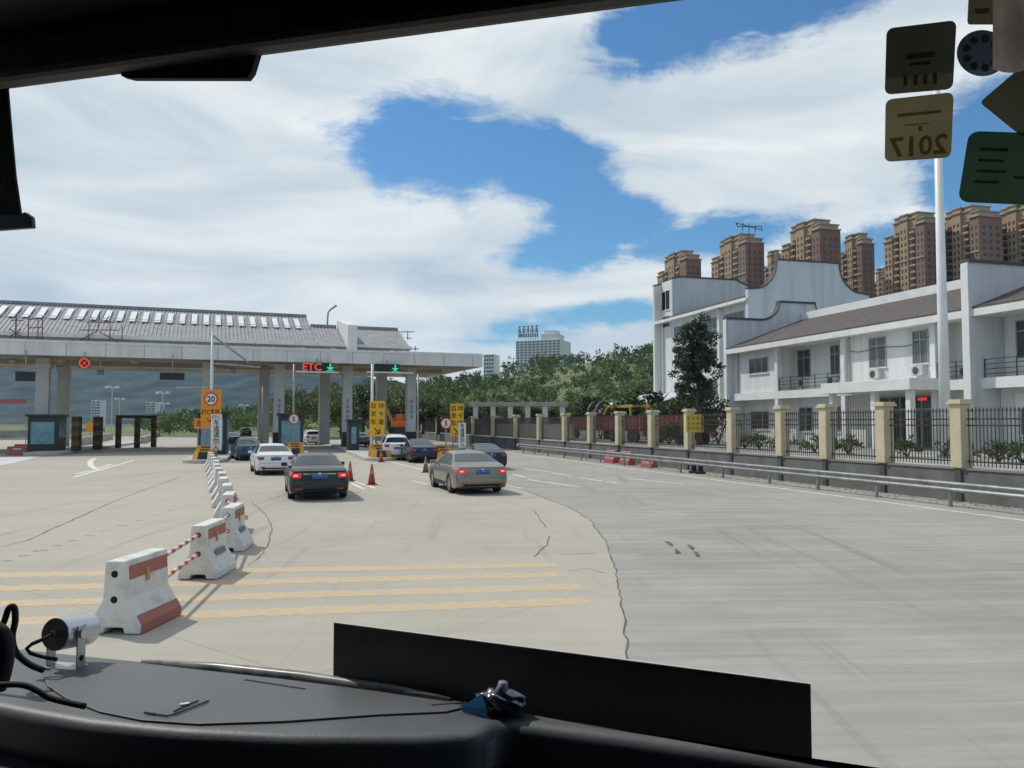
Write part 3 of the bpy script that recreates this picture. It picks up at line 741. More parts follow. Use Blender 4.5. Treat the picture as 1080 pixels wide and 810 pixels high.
# ------------------------------------------------------------------ brown apartment towers
tw_a = mat("sunlit tower tan", (.47, .33, .215), .85, (.37, .255, .165), .03)  # sunlit tone of the road faces put into the colour
tw_b = mat("shaded tower brown", (.27, .165, .125), .85, (.21, .125, .095), .05)  # shade of the camera-facing end painted as a darker brown
tw_c = mat("dusty cream tower trim", (.42, .34, .25), .85, (.34, .27, .20), .05)
tw_win = mat("tower window band", (.11, .095, .085), .35, (.07, .06, .055), .5)  # dark tone lifted to paint the haze over far windows
def tower(px0, px1, ytop, Y, label, floors=30, seed=0):
    a = at(px0, ytop, Y); b = at(px1, ytop, Y); H = a.z; wv = (b - a).length
    # plan size such that the two visible faces span the pixels: long face Lf towards the road, short face Ls towards the camera
    th = AXIS; pxm = (px0 + px1) / 2; va = math.atan((pxm - 540) / 840)
    cf = abs(math.sin(th + va)); cs = abs(math.cos(th + va))
    Ls = wv * .34 / cs; Lf = wv * .66 / max(cf, .25)
    c = at(px0 + (px1 - px0) * .66, 446, Y); c.z = 0
    o = thing("apartment_tower", label, "apartment tower", tuple(c), AXIS, "brown apartment towers on the skyline")
    # local: x right along the near face (0..Ls), y away along the road face (0..Lf); road face looks to -x
    fh = H / (floors + 1.5)
    nb = 5; seg = Lf / nb
    body = MB(); red = MB()
    hs = [H - fh * (1.2 if k in (0,) else 0 if k in (1, 2, 3) else 2.6) for k in range(nb)]
    for k in range(nb):
        y0, y1 = k * seg, (k + 1) * seg; x = 0 if k % 2 == 0 else 1.3
        if k == 0: red.bx(0, Ls, y0, y1, 0, hs[k])
        else: body.bx(x, Ls - .5, y0 + .01, y1, 0, hs[k])
        trim = MB(); trim.bx(x - .6, Ls + .4, y0 - .4, y1 + .4, hs[k], hs[k] + .5)
        trim.bx(x + .4, Ls - .9, y0 + .3, y1 - .3, hs[k] + .5, hs[k] + 2.3)
        trim.bx(x - .1, Ls - .4, y0 - .1, y1 + .1, hs[k] + 2.3, hs[k] + 2.8)
        for z in (H * .14, H * .80): trim.bx(x - .35, Ls + .15, y0 + .02, y1 - .02, z, z + .7)
        trim.build("cornice", tw_c, o)
    body.build("wall", tw_a, o); red.build("end_wall", tw_b, o)
    pool = []
    for k in range(nb):
        y0 = k * seg; x = 0 if k % 2 == 0 else 1.3
        for fx, ww in ((.27, .2), (.73, .2)) if k % 2 == 0 else ((.5, .5),):
            y = y0 + seg * fx; hw = seg * ww / 2
            for i in range(floors):
                z = fh * (i + .35)
                if z + fh > hs[k]: break
                pool.append((z, (x - .05, x + .1, y - hw, y + hw, z + fh * .18, z + fh * .72)))
                if k % 2 == 1: pool[-1] += ((x - 1.2, x - .06, y - hw * 1.25, y + hw * 1.25, z - fh * .08, z + fh * .22),)
    for fx in ((.22, .5, .78) if Ls > 9 else (.3, .7)):
        x = Ls * fx
        for i in range(floors):
            z = fh * (i + .35)
            if z + fh > hs[0]: break
            pool.append((z, (x - Ls * .06, x + Ls * .06, -.06, .1, z + fh * .2, z + fh * .68)))
    pool.sort(key=lambda q: -q[0]); rest = MB(); rail = MB(); nr = 0
    shared = {}
    def copybox(name, bxx, m, parent):
        sz = tuple(round(bxx[j + 1] - bxx[j], 2) for j in (0, 2, 4)); key = (name, sz)
        if key not in shared: shared[key] = MB().box((0, 0, 0), sz).build(name, m, parent); ob = shared[key]
        else: ob = shared[key].copy(); COL.objects.link(ob); ob.parent = parent
        ob.location = ((bxx[0] + bxx[1]) / 2, (bxx[2] + bxx[3]) / 2, (bxx[4] + bxx[5]) / 2); WM[ob.name] = WM[o.name]; return ob
    for q in pool:
        if nr < 96:
            copybox("window", q[1], tw_win, o); nr += 1
            if len(q) > 2: copybox("balcony", q[2], tw_c, o)
        else:
            rest.bx(*q[1])
            if len(q) > 2: rail.bx(*q[2])
    if rest.v: rest.build("lower_windows", tw_win, o)["kind"] = "stuff"
    if rail.v: rail.build("lower_balconies", tw_c, o)["kind"] = "stuff"
    return o
tower(694, 741, 266, 430, "leftmost brown apartment tower, standing apart above the white hall", seed=1)
tower(752, 808, 248, 395, "brown apartment tower just behind the rooftop aerial", seed=2)
tower(808, 829, 267, 480, "small far brown tower in the gap right of the aerial", seed=3)
tower(828, 889, 233, 370, "tall brown tower behind the curved white gable", seed=4)
tower(889, 925, 249, 400, "narrower brown tower right behind the gable's falling end", seed=5)
tower(924, 941, 286, 520, "lowest brown tower, in the gap left of the wide slab towers", seed=6)
tower(940, 1000, 226, 345, "wide brown slab tower left of the white lamp mast", seed=7)
tower(996, 1060, 219, 335, "wide brown slab tower right of the white lamp mast", seed=8)
tower(1056, 1120, 216, 330, "brown tower at the picture's right edge under the green sticker", seed=9)
aer = thing("rooftop_aerial", "thin dark aerial with crossed rods above the second tower", "aerial", tuple(at(790, 250, 84)))
m_ = MB(); p = lambda x, y: tuple(at(x, y, 84))
for a, b in (((790, 310), (790, 236)), ((776, 235), (804, 243)), ((778, 239), (803, 239)), ((784, 235), (783, 243)), ((797, 238), (796, 245)), ((776, 235), (778, 239)), ((804, 243), (803, 239))): m_.bar(p(*a), p(*b), .07)
m_.build("mast", iron, aer, world=True)

# ------------------------------------------------------------------ far white hotel on the hill and the block beside it
hw = mat("far white hotel render", (.78, .78, .77), .85, (.70, .70, .70), .02)
hwin = mat("far hotel window row", (.19, .20, .22), .4)
def block(name, label, px0, px1, pxe, ytop, ybase, Y, floors, ncol, rz):
    a = at(px0, ytop, Y); b = at(px1, ytop, Y); e = at(pxe, ytop, Y)
    o = thing(name, label, "building", (a.x, a.y, at(px0, ybase, Y).z - 12), rz)
    W = (b - a).length / math.cos(rz); D = (e - b).length / max(.35, math.sin(abs(rz))) ; H = a.z - WM[o.name].translation.z
    MB().bx(0, W, 0, D, 0, H).build("wall", hw, o)
    fh = (H - 12) / floors
    for i in range(floors):
        z = 12 + fh * (i + .3)
        for k in range(ncol):
            x = W * (k + .5) / ncol
            if i == 0 and k == 0: w0 = MB().bx(-W / ncol * .33, W / ncol * .33, -.3, .2, 0, fh * .5).build("window", hwin, o); wn = w0
            else: wn = w0.copy(); COL.objects.link(wn); wn.parent = o
            wn.location = (x, 0, z); WM[wn.name] = WM[o.name]
    return o, W, D, H
ho, W, D, H = block("hotel_building", "white many storey hotel on the hilltop with lettering on its roof", 544, 590, 603, 360, 385, 640, 9, 11, R(-22))
m_ = MB(); m_.bx(W * .55, W * .92, 2, D * .7, H, H + 5); m_.bx(W * .6, W * .85, 4, D * .6, H + 5, H + 8); m_.build("roof_house", hw, ho)
m_ = MB()
for k in range(9): x = W * .03 + k * W * .055; m_.bar((x, 3, H), (x, 3, H + 9), .35)
for z in (H + 3.5, H + 8.5): m_.bar((W * .02, 3, z), (W * .5, 3, z), .35)
fr = m_.build("sign_frame", mat("sign scaffold", (.35, .35, .36), .6), ho)
rl = mat("far roof lettering red", (.45, .12, .08), .6); bl = mat("far roof lettering blue", (.12, .22, .42), .6)
for k in range(5):
    t = MB(); x = W * (.07 + k * .095); z = H + 9.5; u = W * .036      # strokes too small to read in the photograph
    for i in range(3): t.bx(x - u, x + u * random.uniform(.4, 1), 2, 2.3, z - 2.4 + i * 2.2, z - 1.7 + i * 2.2)
    t.bx(x - .4, x + .4, 2.05, 2.25, z - 2.9, z + 3); t.build("roof_letter", rl, ho)
t = MB()
for k in range(9): t.bx(W * .05 + k * W * .05, W * .05 + k * W * .05 + W * .034, 2.0, 2.3, H + 3.6, H + 6.2)
t.build("roof_letter_row", bl, ho)
block("far_block", "small white block with a stair tower seen left of the hotel", 510, 521, 527, 374, 398, 640, 6, 4, R(-22))
# ------------------------------------------------------------------ toll canopy (local frame: x along the front, y back, z up)
TR = R(21); TU = Vector((math.cos(TR), math.sin(TR), 0)); TV = Vector((-math.sin(TR), math.cos(TR), 0)); T0 = Vector((-40.5, 63, 0))
def T(s, d, z=0.0): return T0 + TU * s + TV * d + Vector((0, 0, z))
def ts_(px, d):
    o = T0 + TV * d; k = (px - 540) / 840.0
    return (k * o.y - o.x) / (TU.x - k * TU.y)
S1 = 40.3; S0 = -26.0
can = thing("toll_canopy", "wide white toll gate canopy on columns with grey tiled roofs on top", "toll canopy", tuple(T0), TR)
d = MB(); d.bx(S0, S1, 0, .25, 7.95, 9.22); d.bx(S1 - .25, S1, .25, 20, 7.95, 9.22); d.bx(S0, S1, 19.75, 20, 7.95, 9.22)
d.build("fascia", canopy_paint, can)
MB().bx(S0, S1 - .26, .26, 19.74, 8.75, 9.1).build("deck", canopy_under, can)
MB().bx(S0, S1 - .26, .27, 1.6, 8.0, 8.74).build("front_beam", canopy_under, can)
bm_ = MB()
for dd in (6, 14.2): bm_.bx(S0, S1 - .27, dd - .6, dd + .6, 8.05, 8.745)
for px in (45, 132, 219, 294, 366, 433): s = ts_(px, 4); bm_.bx(s - .4, s + .4, 1.62, 19.7, 8.35, 8.74)
bm_.build("soffit_beam", canopy_under, can)
MB().bx(S0, S1 + .05, -.05, .0, 9.0, 9.1).build("fascia_trim", white_trim, can)
for k in range(23):
    s = S0 + 1.5 + k * 2.9; MB().bx(s - .018, s + .018, -.006, .0, 7.96, 8.99).build("panel_seam", mat("fascia seam", (.20, .20, .19), .8), can)
for px, wd in ((45, 1.0), (219, 1.0), (294, .95), (366, .9), (433, .9)):
    s = ts_(px, 4.5)
    c = MB(); c.bx(s - wd / 2, s + wd / 2, 4.5 - wd / 2, 4.5 + wd / 2, 1.6 if px > 280 else .2, 8.04)
    co = c.build("column", column_paint, can, bevel=.05)
    if px > 280: MB().bx(s - wd / 2 - .02, s + wd / 2 + .02, 4.48 - wd / 2, 4.52 + wd / 2, .2, 1.59).build("column_base", dark_band, co)
    k = MB(); k.bx(s - wd / 2 - .12, s + wd / 2 + .12, 4.4 - wd / 2, 4.6 + wd / 2, 7.2, 7.5); k.build("column_collar", column_paint, co)
    if px > 280:        # faded grey lettering running down the column, too small to read
        t = MB()
        for i in range(4):
            z = 4.6 - i * .5
            for q in range(3): t.bx(s - .2, s + random.uniform(.05, .22), 4.5 - wd / 2 - .012, 4.5 - wd / 2 - .002, z - .16 + q * .13, z - .11 + q * .13)
            t.bx(s - .03, s + .03, 4.5 - wd / 2 - .014, 4.5 - wd / 2 - .003, z - .2, z + .18)
        t.build("lettering", mat("faded grey lettering", (.22, .23, .24), .7), co)
for px in (67, 278, 342, 402):
    s = ts_(px, 14.2); c = MB(); c.bx(s - .55, s + .55, 13.65, 14.75, .2, 8.06); c.build("column", column_paint, can, bevel=.05)
# tiled roofs
E_D, E_Z, SL = 2.4, 9.75, math.tan(R(23))
s_main, s_low = ts_(322, 11.2), ts_(363, 2.4)
def tile_roof(name, sa, sb, dtop):
    m = MB(); zt = E_Z + (dtop - E_D) * SL
    m.prism([(sa, E_D, E_Z), (sa, dtop, zt), (sa, dtop, zt - .25), (sa, E_D, E_Z - .28)], (sb - sa, 0, 0))
    m.prism([(sa, dtop, zt), (sa, 2 * dtop - E_D, E_Z), (sa, 2 * dtop - E_D, E_Z - .25), (sa, dtop, zt - .25)], (sb - sa, 0, 0))
    n = int((sb - sa) / .34)
    for k in range(n):
        x = sa + .2 + k * .34; m.prism([(x - .08, E_D - .06, E_Z + .0), (x + .08, E_D - .06, E_Z), (x + .04, E_D - .06, E_Z + .035), (x - .04, E_D - .06, E_Z + .035)], (0, dtop - E_D, zt - E_Z))
    m.bx(sa, sb, dtop - .15, dtop + .15, zt, zt + .25)
    return m.build(name, roof_tile, can)
tile_roof("tiled_roof", S0, s_main, 11.2)
tile_roof("tiled_roof", s_main + .02, s_low, 8.0)
s_g0, s_g1 = ts_(365, 2.2), ts_(375, 2.2)
tile_roof("tiled_roof", s_g1 + .02, ts_(432, E_D), 8.0)
MB().bx(ts_(432, E_D) + .01, ts_(432, E_D) + .25, E_D - .3, 8.2, 9.0, 9.3).build("roof_edge", white_trim, can)
v_ = MB(); sx = ts_(432, E_D); v_.prism([(sx + .003, E_D - .1, E_Z - .2), (sx + .003, 8, 12.0), (sx + .003, 8, 12.35), (sx + .003, E_D - .1, E_Z + .15)], (.22, 0, 0)); v_.build("verge_board", white_trim, can)
MB().prism([(s_g0, 1.6, 9.2), (s_g0, 1.6, 11.7), (s_g0, 8.5, 12.9), (s_g0, 8.5, 9.2)], (s_g1 - s_g0, 0, 0)).build("gable_wall", white_trim, can)
MB().bx(S0, s_low, E_D - .18, E_D - .02, 9.68, 10.02).build("eave_board", canopy_paint, can)
MB().bx(s_g1 + .02, ts_(432, E_D), E_D - .18, E_D - .02, 9.68, 9.95).build("eave_board", canopy_paint, can)
for k in range(30):
    s = S0 + 1 + k * 2.3
    if s < ts_(430, 3): MB().bx(s - .2, s + .2, 3.0, 3.3, 9.1, 9.75).build("roof_post", canopy_paint, can)
MB().bx(S0, s_low, 5.2, 5.4, 9.1, 9.7).build("eave_gap_shade", dark_band, can)  # dark strip added to paint the shade in the gap under the eaves
for k in range(60):
    s = S0 + 8 + k * 1.06
    if s > s_main - .4: break
    a, b = .50, .84; d0 = E_D + (11.2 - E_D) * a; d1 = E_D + (11.2 - E_D) * b
    z0 = E_Z + (d0 - E_D) * SL + .14; z1 = E_Z + (d1 - E_D) * SL + .14
    MB().prism([(s, d0, z0), (s + .48, d0, z0), (s + .48, d1, z1), (s, d1, z1)], (0, -.02, .05)).build("skylight_strip", sky_strip, can)
# thin white frames under the strips
q = MB(); d0 = E_D + (11.2 - E_D) * .55; z0 = E_Z + (d0 - E_D) * SL + .2; q.bar((S0, d0, z0), (s_main, d0, z0), .07); q.build("gutter_line", canopy_paint, can)
# red frame lettering on the eave (two large characters; the strokes cannot be made out)
for px, w_ in ((26, 2.5), (103, 2.9)):
    s = ts_(px, 2.0); m_ = MB()
    st = ([((-1, .2), (-.3, .9)), ((-1, .9), (-.2, .2)), ((-.9, 1.6), (-.2, 1.6)), ((.1, .1), (.1, 1.7)), ((.1, 1.7), (1, 1.9)), ((.9, 0), (.9, 1.8)), ((.1, 1), (.9, 1.1)), ((-.6, 0), (-.6, 2.1))] if px < 60 else
          [((-1, 1.0), (1, 1.1)), ((-.7, 1.7), (.8, 1.75)), ((0, 2.2), (-.1, 1)), ((-.1, 1), (-1.1, .0)), ((.0, .9), (1.1, .05)), ((-.5, 2.2), (-.3, 1.8)), ((.5, 2.3), (.3, 1.8)), ((1.2, .2), (1.2, 1.5))])
    for (ax, az), (bx_, bz) in st: m_.bar((s + ax * w_ / 2, 1.9, 9.3 + az), (s + bx_ * w_ / 2, 1.9, 9.3 + bz), .07, .07, up=(0, 1, 0))
    for x in (-.8, .8): m_.bar((s + x, 2.0, 9.2), (s + x, 2.0, 11), .06)
    m_.build("roof_letter", red_paint, can)

# light pole and aerials on the roof
lp = thing("roof_lamp_pole", "thin lamp pole with bent arm rising behind the tiled roof", "lamp pole", tuple(T(ts_(345, 9), 9, 9.1)))
Yp = T(ts_(345, 9), 9).y; m_ = MB(); p = lambda x, y: tuple(at(x, y, Yp)); m_.tube([p(344.5, 352), p(346, 330), p(348, 327), p(355, 322)], [.1, .08, .09, .12], 8); m_.build("pole", galv, lp, world=True)
ra = thing("roof_aerial_mast", "small aerial with cross rods at the right end of the tiled roof", "aerial", tuple(T(ts_(430, 6), 6, 9.1)))
Yp = T(ts_(430, 6), 6).y; m_ = MB()
for a, b in (((430, 372), (430, 349)), ((421, 350), (437, 350)), ((426, 356), (434, 357)), ((438, 370), (438, 365)), ((435, 368), (442, 368)), ((423, 374), (423, 366))): m_.bar(p(*a), p(*b), .09)
m_.build("mast", galv, ra, world=True)

# lane signals hanging from the canopy
def led_board(px, py, wpx, hpx, label, content, bar=None):
    s = ts_(px, -.35); c = T(s, -.35); Y = c.y; z = at(px, py, Y).z; w, h = wpx * Y / 840, hpx * Y / 840
    o = thing("lane_signal", label, "lane signal", (c.x, c.y, z), TR)
    MB().bx(-w / 2, w / 2, -.1, .12, -h / 2, h / 2).build("board", led_off, o)
    MB().bx(-.04, .04, .0, .1, h / 2, 8.0 - z + .3 if z < 7.9 else h / 2 + .3).build("bracket", galv, o)
    for txt, m, x, sz, kind in content:
        t = MB()
        if kind == 'text': put_text(t, txt, sz, (x, -.105, 0), (1, 0, 0), (0, 0, 1), bold=.02)
        elif kind == 'down':
            t.bx(x - .07, x + .07, -.108, -.102, -h * .1, h * .42); t.add([(x - .34, -.108, 0), (x + .34, -.108, 0), (x, -.108, -h * .42)], [(0, 2, 1)]); t.bx(x - .36, x + .36, -.108, -.102, -h * .47, -h * .40)
        elif kind == 'cross':
            for sg in (1, -1): t.bar((x - sz, -.106, -sz * sg), (x + sz, -.106, sz * sg), .16, .05)
            for k in range(16):
                a = 2 * PI * k / 16; t.box((x + math.cos(a) * sz * 1.35, -.106, math.sin(a) * sz * 1.35), (.12, .02, .12))
        t.build("lit_symbol", m, o)
    if bar: b_ = MB(); b_.bx(-bar[0] * Y / 840, bar[1] * Y / 840, -.16, -.08, -h / 2 - .14, -h / 2 - .02); b_.build("support_bar", white_trim, o)
    return o
led_board(334, 387, 30, 9, "black lane board with red ETC letters and green arrow", [("ETC", led_red, -.45, .95, 'text'), ("", led_green, 1.15, 0, 'down')], (22, 22))
led_board(408, 388, 26, 8, "black lane board with only a green arrow lit", [("", led_green, .75, 0, 'down')], (22, 28))
led_board(88, 383, 9.5, 9.5, "square lane signal showing a red cross", [("", led_red, 0, .26, 'cross')])
led_board(181, 397, 24, 7.5, "blank black lane board hanging left of the orange sign", [])
led_board(26, 397, 18, 10, "blank grey lane board beside the leftmost column", [])
for px, py in ((12, 381), (105, 393), (62, 388), (245, 391)):
    s = ts_(px, 1.0); c = T(s, 1.0); z = at(px, py, c.y).z
    o = thing("ceiling_floodlight", {12: "small floodlight under the canopy edge, leftmost", 105: "small white floodlight right of the red cross signal", 62: "small floodlight beside the leftmost column's top", 245: "small floodlight right of the orange sign's column"}[px], "floodlight", (c.x, c.y, z), TR, "floodlights under the canopy")
    m_ = MB(); m_.box((0, 0, 0), (.5, .3, .34), 0, 0, Matrix.Rotation(.5, 4, 'X')); m_.build("lamp_body", galv, o); m2 = MB(); m2.bx(-.03, .03, -.03, .03, .1, 8.7 - z); m2.build("stem", galv, o)

# ------------------------------------------------------------------ toll islands, booths and signs
conc_isl = mat("island kerb concrete", (.50, .49, .46), .85, (.38, .37, .35), .8, bump=.2)
LR = R(16.5); LV = Vector((-math.sin(LR), math.cos(LR), 0)); LU = Vector((math.cos(LR), math.sin(LR), 0))
def island(px, py, w, L_, label):
    n = gd(px, py); o = thing("toll_island", label, "toll island", (n.x, n.y, 0), LR, "kerbed islands between the toll lanes")
    poly = [(-w / 2, L_, 0), (-w / 2, w * .6, 0)] + [(-w / 2 * math.cos(a), w * .6 - w * .6 * math.sin(a), 0) for a in (R(25), R(50), R(72), R(90), R(108), R(130), R(155))] + [(w / 2, w * .6, 0), (w / 2, L_, 0)]
    MB().prism(poly, (0, 0, .22)).build("kerb", conc_isl, o, bevel=.02)
    return o
def on_isl(o, x, y, z=.22): return WM[o.name] @ Vector((x, y, z))
i1 = island(213, 489, 2.6, 44, "kerbed concrete island with the orange sign, at the end of the white barriers")
i2 = island(312, 483, 2.2, 34, "kerbed concrete island behind the white saloon car")
i3 = island(404, 486.5, 2.2, 34, "kerbed concrete island with the first yellow lane sign")
i4 = island(474, 489, 2.0, 34, "kerbed concrete island with the second yellow lane sign, beside the fence")
i0 = island(40, 481, 2.8, 40, "kerbed concrete island with the leftmost booth")
def cushion(o, label, n=6, w=1.3, h=.82, y0=.7):
    """striped crash boards stepping up along the island nose"""
    c = on_isl(o, 0, y0); b = thing("crash_cushion", label, "crash cushion", tuple(c), LR, "yellow and black crash cushions at the island noses")
    for k in range(n):
        m = MB(); y = k * .42; hh = h * (.55 + .45 * k / (n - 1))
        a = -.28
        m.prism([(-w / 2, y, 0), (-w / 2 + .28, y - .1, 0), (-w / 2 + .28 + .1, y - .1 + .25, hh), (-w / 2 + .1, y + .25, hh)], (0, .12, 0))
        m.prism([(-w / 2 + .36, y, 0), (w / 2 - .36, y, 0), (w / 2 - .36, y + .25, hh), (-w / 2 + .36, y + .25, hh)], (0, .1, 0), 0 if k % 2 else 1)
        m.prism([(w / 2 - .28, y - .1, 0), (w / 2, y, 0), (w / 2 - .1, y + .25, hh), (w / 2 - .38, y - .1 + .25, hh)], (0, .12, 0))
        m.build("striped_board", [yellow_paint, black_paint], b)
    return b
cushion(i1, "yellow and black crash cushion below the orange sign"); cushion(i2, "yellow and black crash cushion below the round 5 sign, behind the white saloon")
cushion(i3, "yellow and black crash cushion left of the white off-roader"); cushion(i4, "yellow and black crash cushion right of the dark blue car")

def panel_sign(name, label, px, pytop, pybot, wpx, Y, m, texts, legs=True, back=.05, rz=0.0, base_z=0.0):
    a = at(px, pytop, Y); b = at(px, pybot, Y); w = wpx * Y / 840; h = a.z - b.z
    o = thing(name, label, "sign", (a.x, a.y, base_z), rz); zb = b.z - base_z
    MB().bx(-w / 2, w / 2, -back / 2, back / 2, zb, zb + h).build("panel", m, o, bevel=.01)
    if legs:
        q = MB()
        for x in (-w * .3, w * .3) if w > .8 else (0,): q.tube([(x, back, 0), (x, back, zb + h * .9)], .045, 8)
        q.build("post", galv, o)
    for txt, sz, x, z, mm, stack, fit in texts:
        t = MB(); put_text(t, txt, sz, (x * w, -back / 2 - .008, zb + z * h), (1, 0, 0), (0, 0, 1), bold=.012 * sz, stack=stack, fit=fit); t.build("lettering", mm, o)
    return o, w, h, zb
def ring_sign(o, x, y, z, r, txt):
    f = MB(); f.tube([(x, y, z), (x, y - .012, z)], r * .84, 28); fo = f.build("sign_face", white_sign, o)
    m = MB(); n = 28
    vs = [(x + math.cos(2 * PI * k / n) * rr, y - .016, z + math.sin(2 * PI * k / n) * rr) for rr in (r, r * .80) for k in range(n)]
    m.add(vs, [(k, (k + 1) % n, n + (k + 1) % n, n + k) for k in range(n)]); m.build("red_ring", red_ring, fo)
    t = MB(); put_text(t, txt, r * 1.2, (x, y - .022, z), (1, 0, 0), (0, 0, 1), bold=.03 * r); t.build("numeral", ink, fo)
Ys = on_isl(i1, 0, 4).y
o, w, h, zb = panel_sign("speed_limit_board", "orange board with round 20 limit and lane lettering", 223, 411, 452, 21.5, Ys, orange_sign, [("ETC专用", .42, -.02, .43, ink, False, (1.15, .36)), ("↘", .5, -.1, .22, ink, False, None)])
ring_sign(o, 0, -.03, zb + h * .76, h * .175, "20")
panel_sign("lower_orange_board", "small orange board low on the island left of the white vertical sign", 215, 441.5, 452, 20, Ys + .6, orange_sign, [("车道", .5, .0, .5, ink, False, None)])
panel_sign("vertical_white_sign", "tall narrow white sign with black characters in front of the orange board", 228.5, 437, 475, 11.5, on_isl(i1, 0, 2.2).y, white_sign, [("ETC", .3, 0, .92, ink, False, None), ("车道请勿入", .42, 0, .43, ink, True, (None, 2.0))], legs=True)
for isl, px, lab in ((i3, 398, "yellow automatic card lane board with arrow, left of the white off-roader"), (i4, 482, "yellow automatic card lane board with arrow, nearer the fence")):
    y = on_isl(isl, 0, 1.6 if isl is i3 else 3.0).y; tp_, bt, wp = (423, 460, 16) if isl is i3 else (426, 460, 14)
    panel_sign("lane_sign", lab, px, tp_, bt, wp, y, yellow_sign, [("自", .40, -.25, .87, ink, False, None), ("发", .40, -.25, .64, ink, False, None), ("车", .40, -.25, .41, ink, False, None), ("动", .40, .25, .87, ink, False, None), ("卡", .40, .25, .64, ink, False, None), ("道", .40, .25, .41, ink, False, None), ("↘", .75, .0, .15, ink, False, None)])
m_ = panel_sign("vertical_white_sign", "narrow white sign with vertical lettering beside the farther yellow board", 487.5, 446, 472, 8, on_isl(i4, 0, 1.4).y, white_sign, [("车道请勿入", .3, 0, .5, ink, True, (None, 1.5))])
for isl, px, py, lab in ((i2, 310, 442, "round 5 speed limit sign on a post above the white saloon car"), (i4, 470.5, 446.5, "round 5 speed limit sign on a thin post left of the farther yellow board")):
    y = on_isl(isl, 0, 1.5).y; a = at(px, py, y); o = thing("speed_limit_sign", lab, "sign", (a.x, a.y, 0))
    MB().tube([(0, .03, 0), (0, .03, a.z + .3)], .04, 8).build("post", galv, o); ring_sign(o, 0, -.01, a.z, .40 if isl is i2 else .36, "5")
# booths
def booth(o, x, y, label, w=2.0, L_=3.0, h=2.9):
    c = on_isl(o, x, y); b = thing("toll_booth", label, "toll booth", tuple(c), LR, "dark toll booths on the islands")
    m = MB(); m.bx(-w / 2, w / 2, 0, L_, 0, h); m.build("shell", kiosk_dark, b, bevel=.04)
    MB().bx(-w / 2 - .15, w / 2 + .15, -.2, L_ + .2, h, h + .18).build("roof", kiosk_dark, b)
    MB().bx(-w / 2 + .25, w / 2 - .25, -.03, -.003, .55, h - .45).build("window", blue_screen, b)
    MB().bx(w / 2 + .003, w / 2 + .03, .3, L_ - .3, 1.1, h - .4).build("window", blue_screen, b)
    return b
booth(i0, -1.1, 5.5, "dark booth with pale blue window at the far left", 2.2, 2.8, 2.8)
booth(i2, -.2, 9.5, "dark booth with blue window behind the round 5 sign"); 
booth(i1, -.1, 9.0, "dark booth hidden behind the orange board")
booth(i3, -.5, 15, "narrow dark booth right of the far white off-roader", .9, 2.0, 2.4)
# striped height frames
def frame_posts(px0, px1, pyb, pyt, label):
    a = gd(px0, pyb); b = gd(px1, pyb); o = thing("height_limit_frame", label, "height frame", (a.x, a.y, 0), math.atan2(b.y - a.y, b.x - a.x)); W = (b - a).length; h = at(px0, pyt, a.y).z
    for x, y in ((0, 0), (W * .30, 2.5), (W * .78, 0), (W, 2.5)):
        m = MB(); n = 6
        for k in range(n): m.box((x, y, h * (k + .5) / n), (.42, .42, h / n), 0, k % 2)
        m.build("striped_post", [black_paint, mat("dusty dark yellow", (.13, .08, .025), .7)], o)
    q = MB(); q.bx(-.2, W + .2, -.15, .15, h, h + .3); q.bx(-.2, W + .2, 2.35, 2.65, h, h + .3); q.build("beam", black_paint, o)
frame_posts(124.5, 150, 472.5, 441, "black and yellow striped post frame standing on the left lanes' island")
for px, lab in ((56, "striped post cluster right of the leftmost booth"), (70, "second striped post by the leftmost booth's column")):
    a = on_isl(i0, 1.5 if px < 60 else 2.6, 5 if px < 60 else 7.5); o = thing("striped_post", lab, "striped post", tuple(a))
    m = MB()
    for k in range(7): m.box((0, 0, .4 * k + .2), (.6, .5, .4), 0, k % 2)
    m.build("post_body", [black_paint, mat("dusty dark yellow", (.13, .08, .025), .7)], o)

def mast(px, pyt, pyb, Y, r, label, arms=()):
    b = at(px, pyb, Y); o = thing("lamp_mast", label, "mast", (b.x, b.y, 0)); t = at(px, pyt, Y)
    MB().tube([(0, 0, 0), (0, 0, t.z)], [r, r * .75], 12).build("pole", galv if r < .12 else mat("white mast paint", (.78, .78, .77), .45, (.7, .7, .69), 1), o, smooth=True)
    for (x0, y0, x1, y1) in arms:
        m = MB(); m.tube([at(x0, y0, Y), at(x1, y1, Y)], r * .6, 6); m.build("arm", galv, o, world=True)
    return o
mast(222, 351, 470, 60, .13, "tall grey camera mast in front of the canopy with side arm", ((222, 352, 262, 382), (222, 383, 275, 387.5), (186, 409, 222, 409)))
mast(309, 384, 470, 62, .11, "slim grey gantry post above the round 5 sign")
mast(276, 408, 470, 66, .06, "thin pole between the orange board and the middle columns")
mast(392, 384, 470, 62, .13, "slim white gantry post above the first yellow board")
mast(440.5, 395, 470, 66, .10, "slim white post just right of the last canopy column")
flag = at(998, 483, 34); fm = thing("tall_white_mast", "tall white lamp mast behind the fence in front of the office", "mast", (flag.x, flag.y, 1.0))
MB().tube([(0, 0, 0), (0, 0, 6), (0, 0, 17.4)], [.23, .20, .13], 16).build("pole", mat("white mast paint", (.78, .78, .77), .45, (.7, .7, .69), 1), fm, smooth=True)
MB().tube([(0, 0, 0), (0, 0, .12)], .36, 16).build("base_flange", galv, fm)
MB().bx(-.3, .3, -.12, .12, 17.4, 17.6).build("lamp_head", galv, fm)

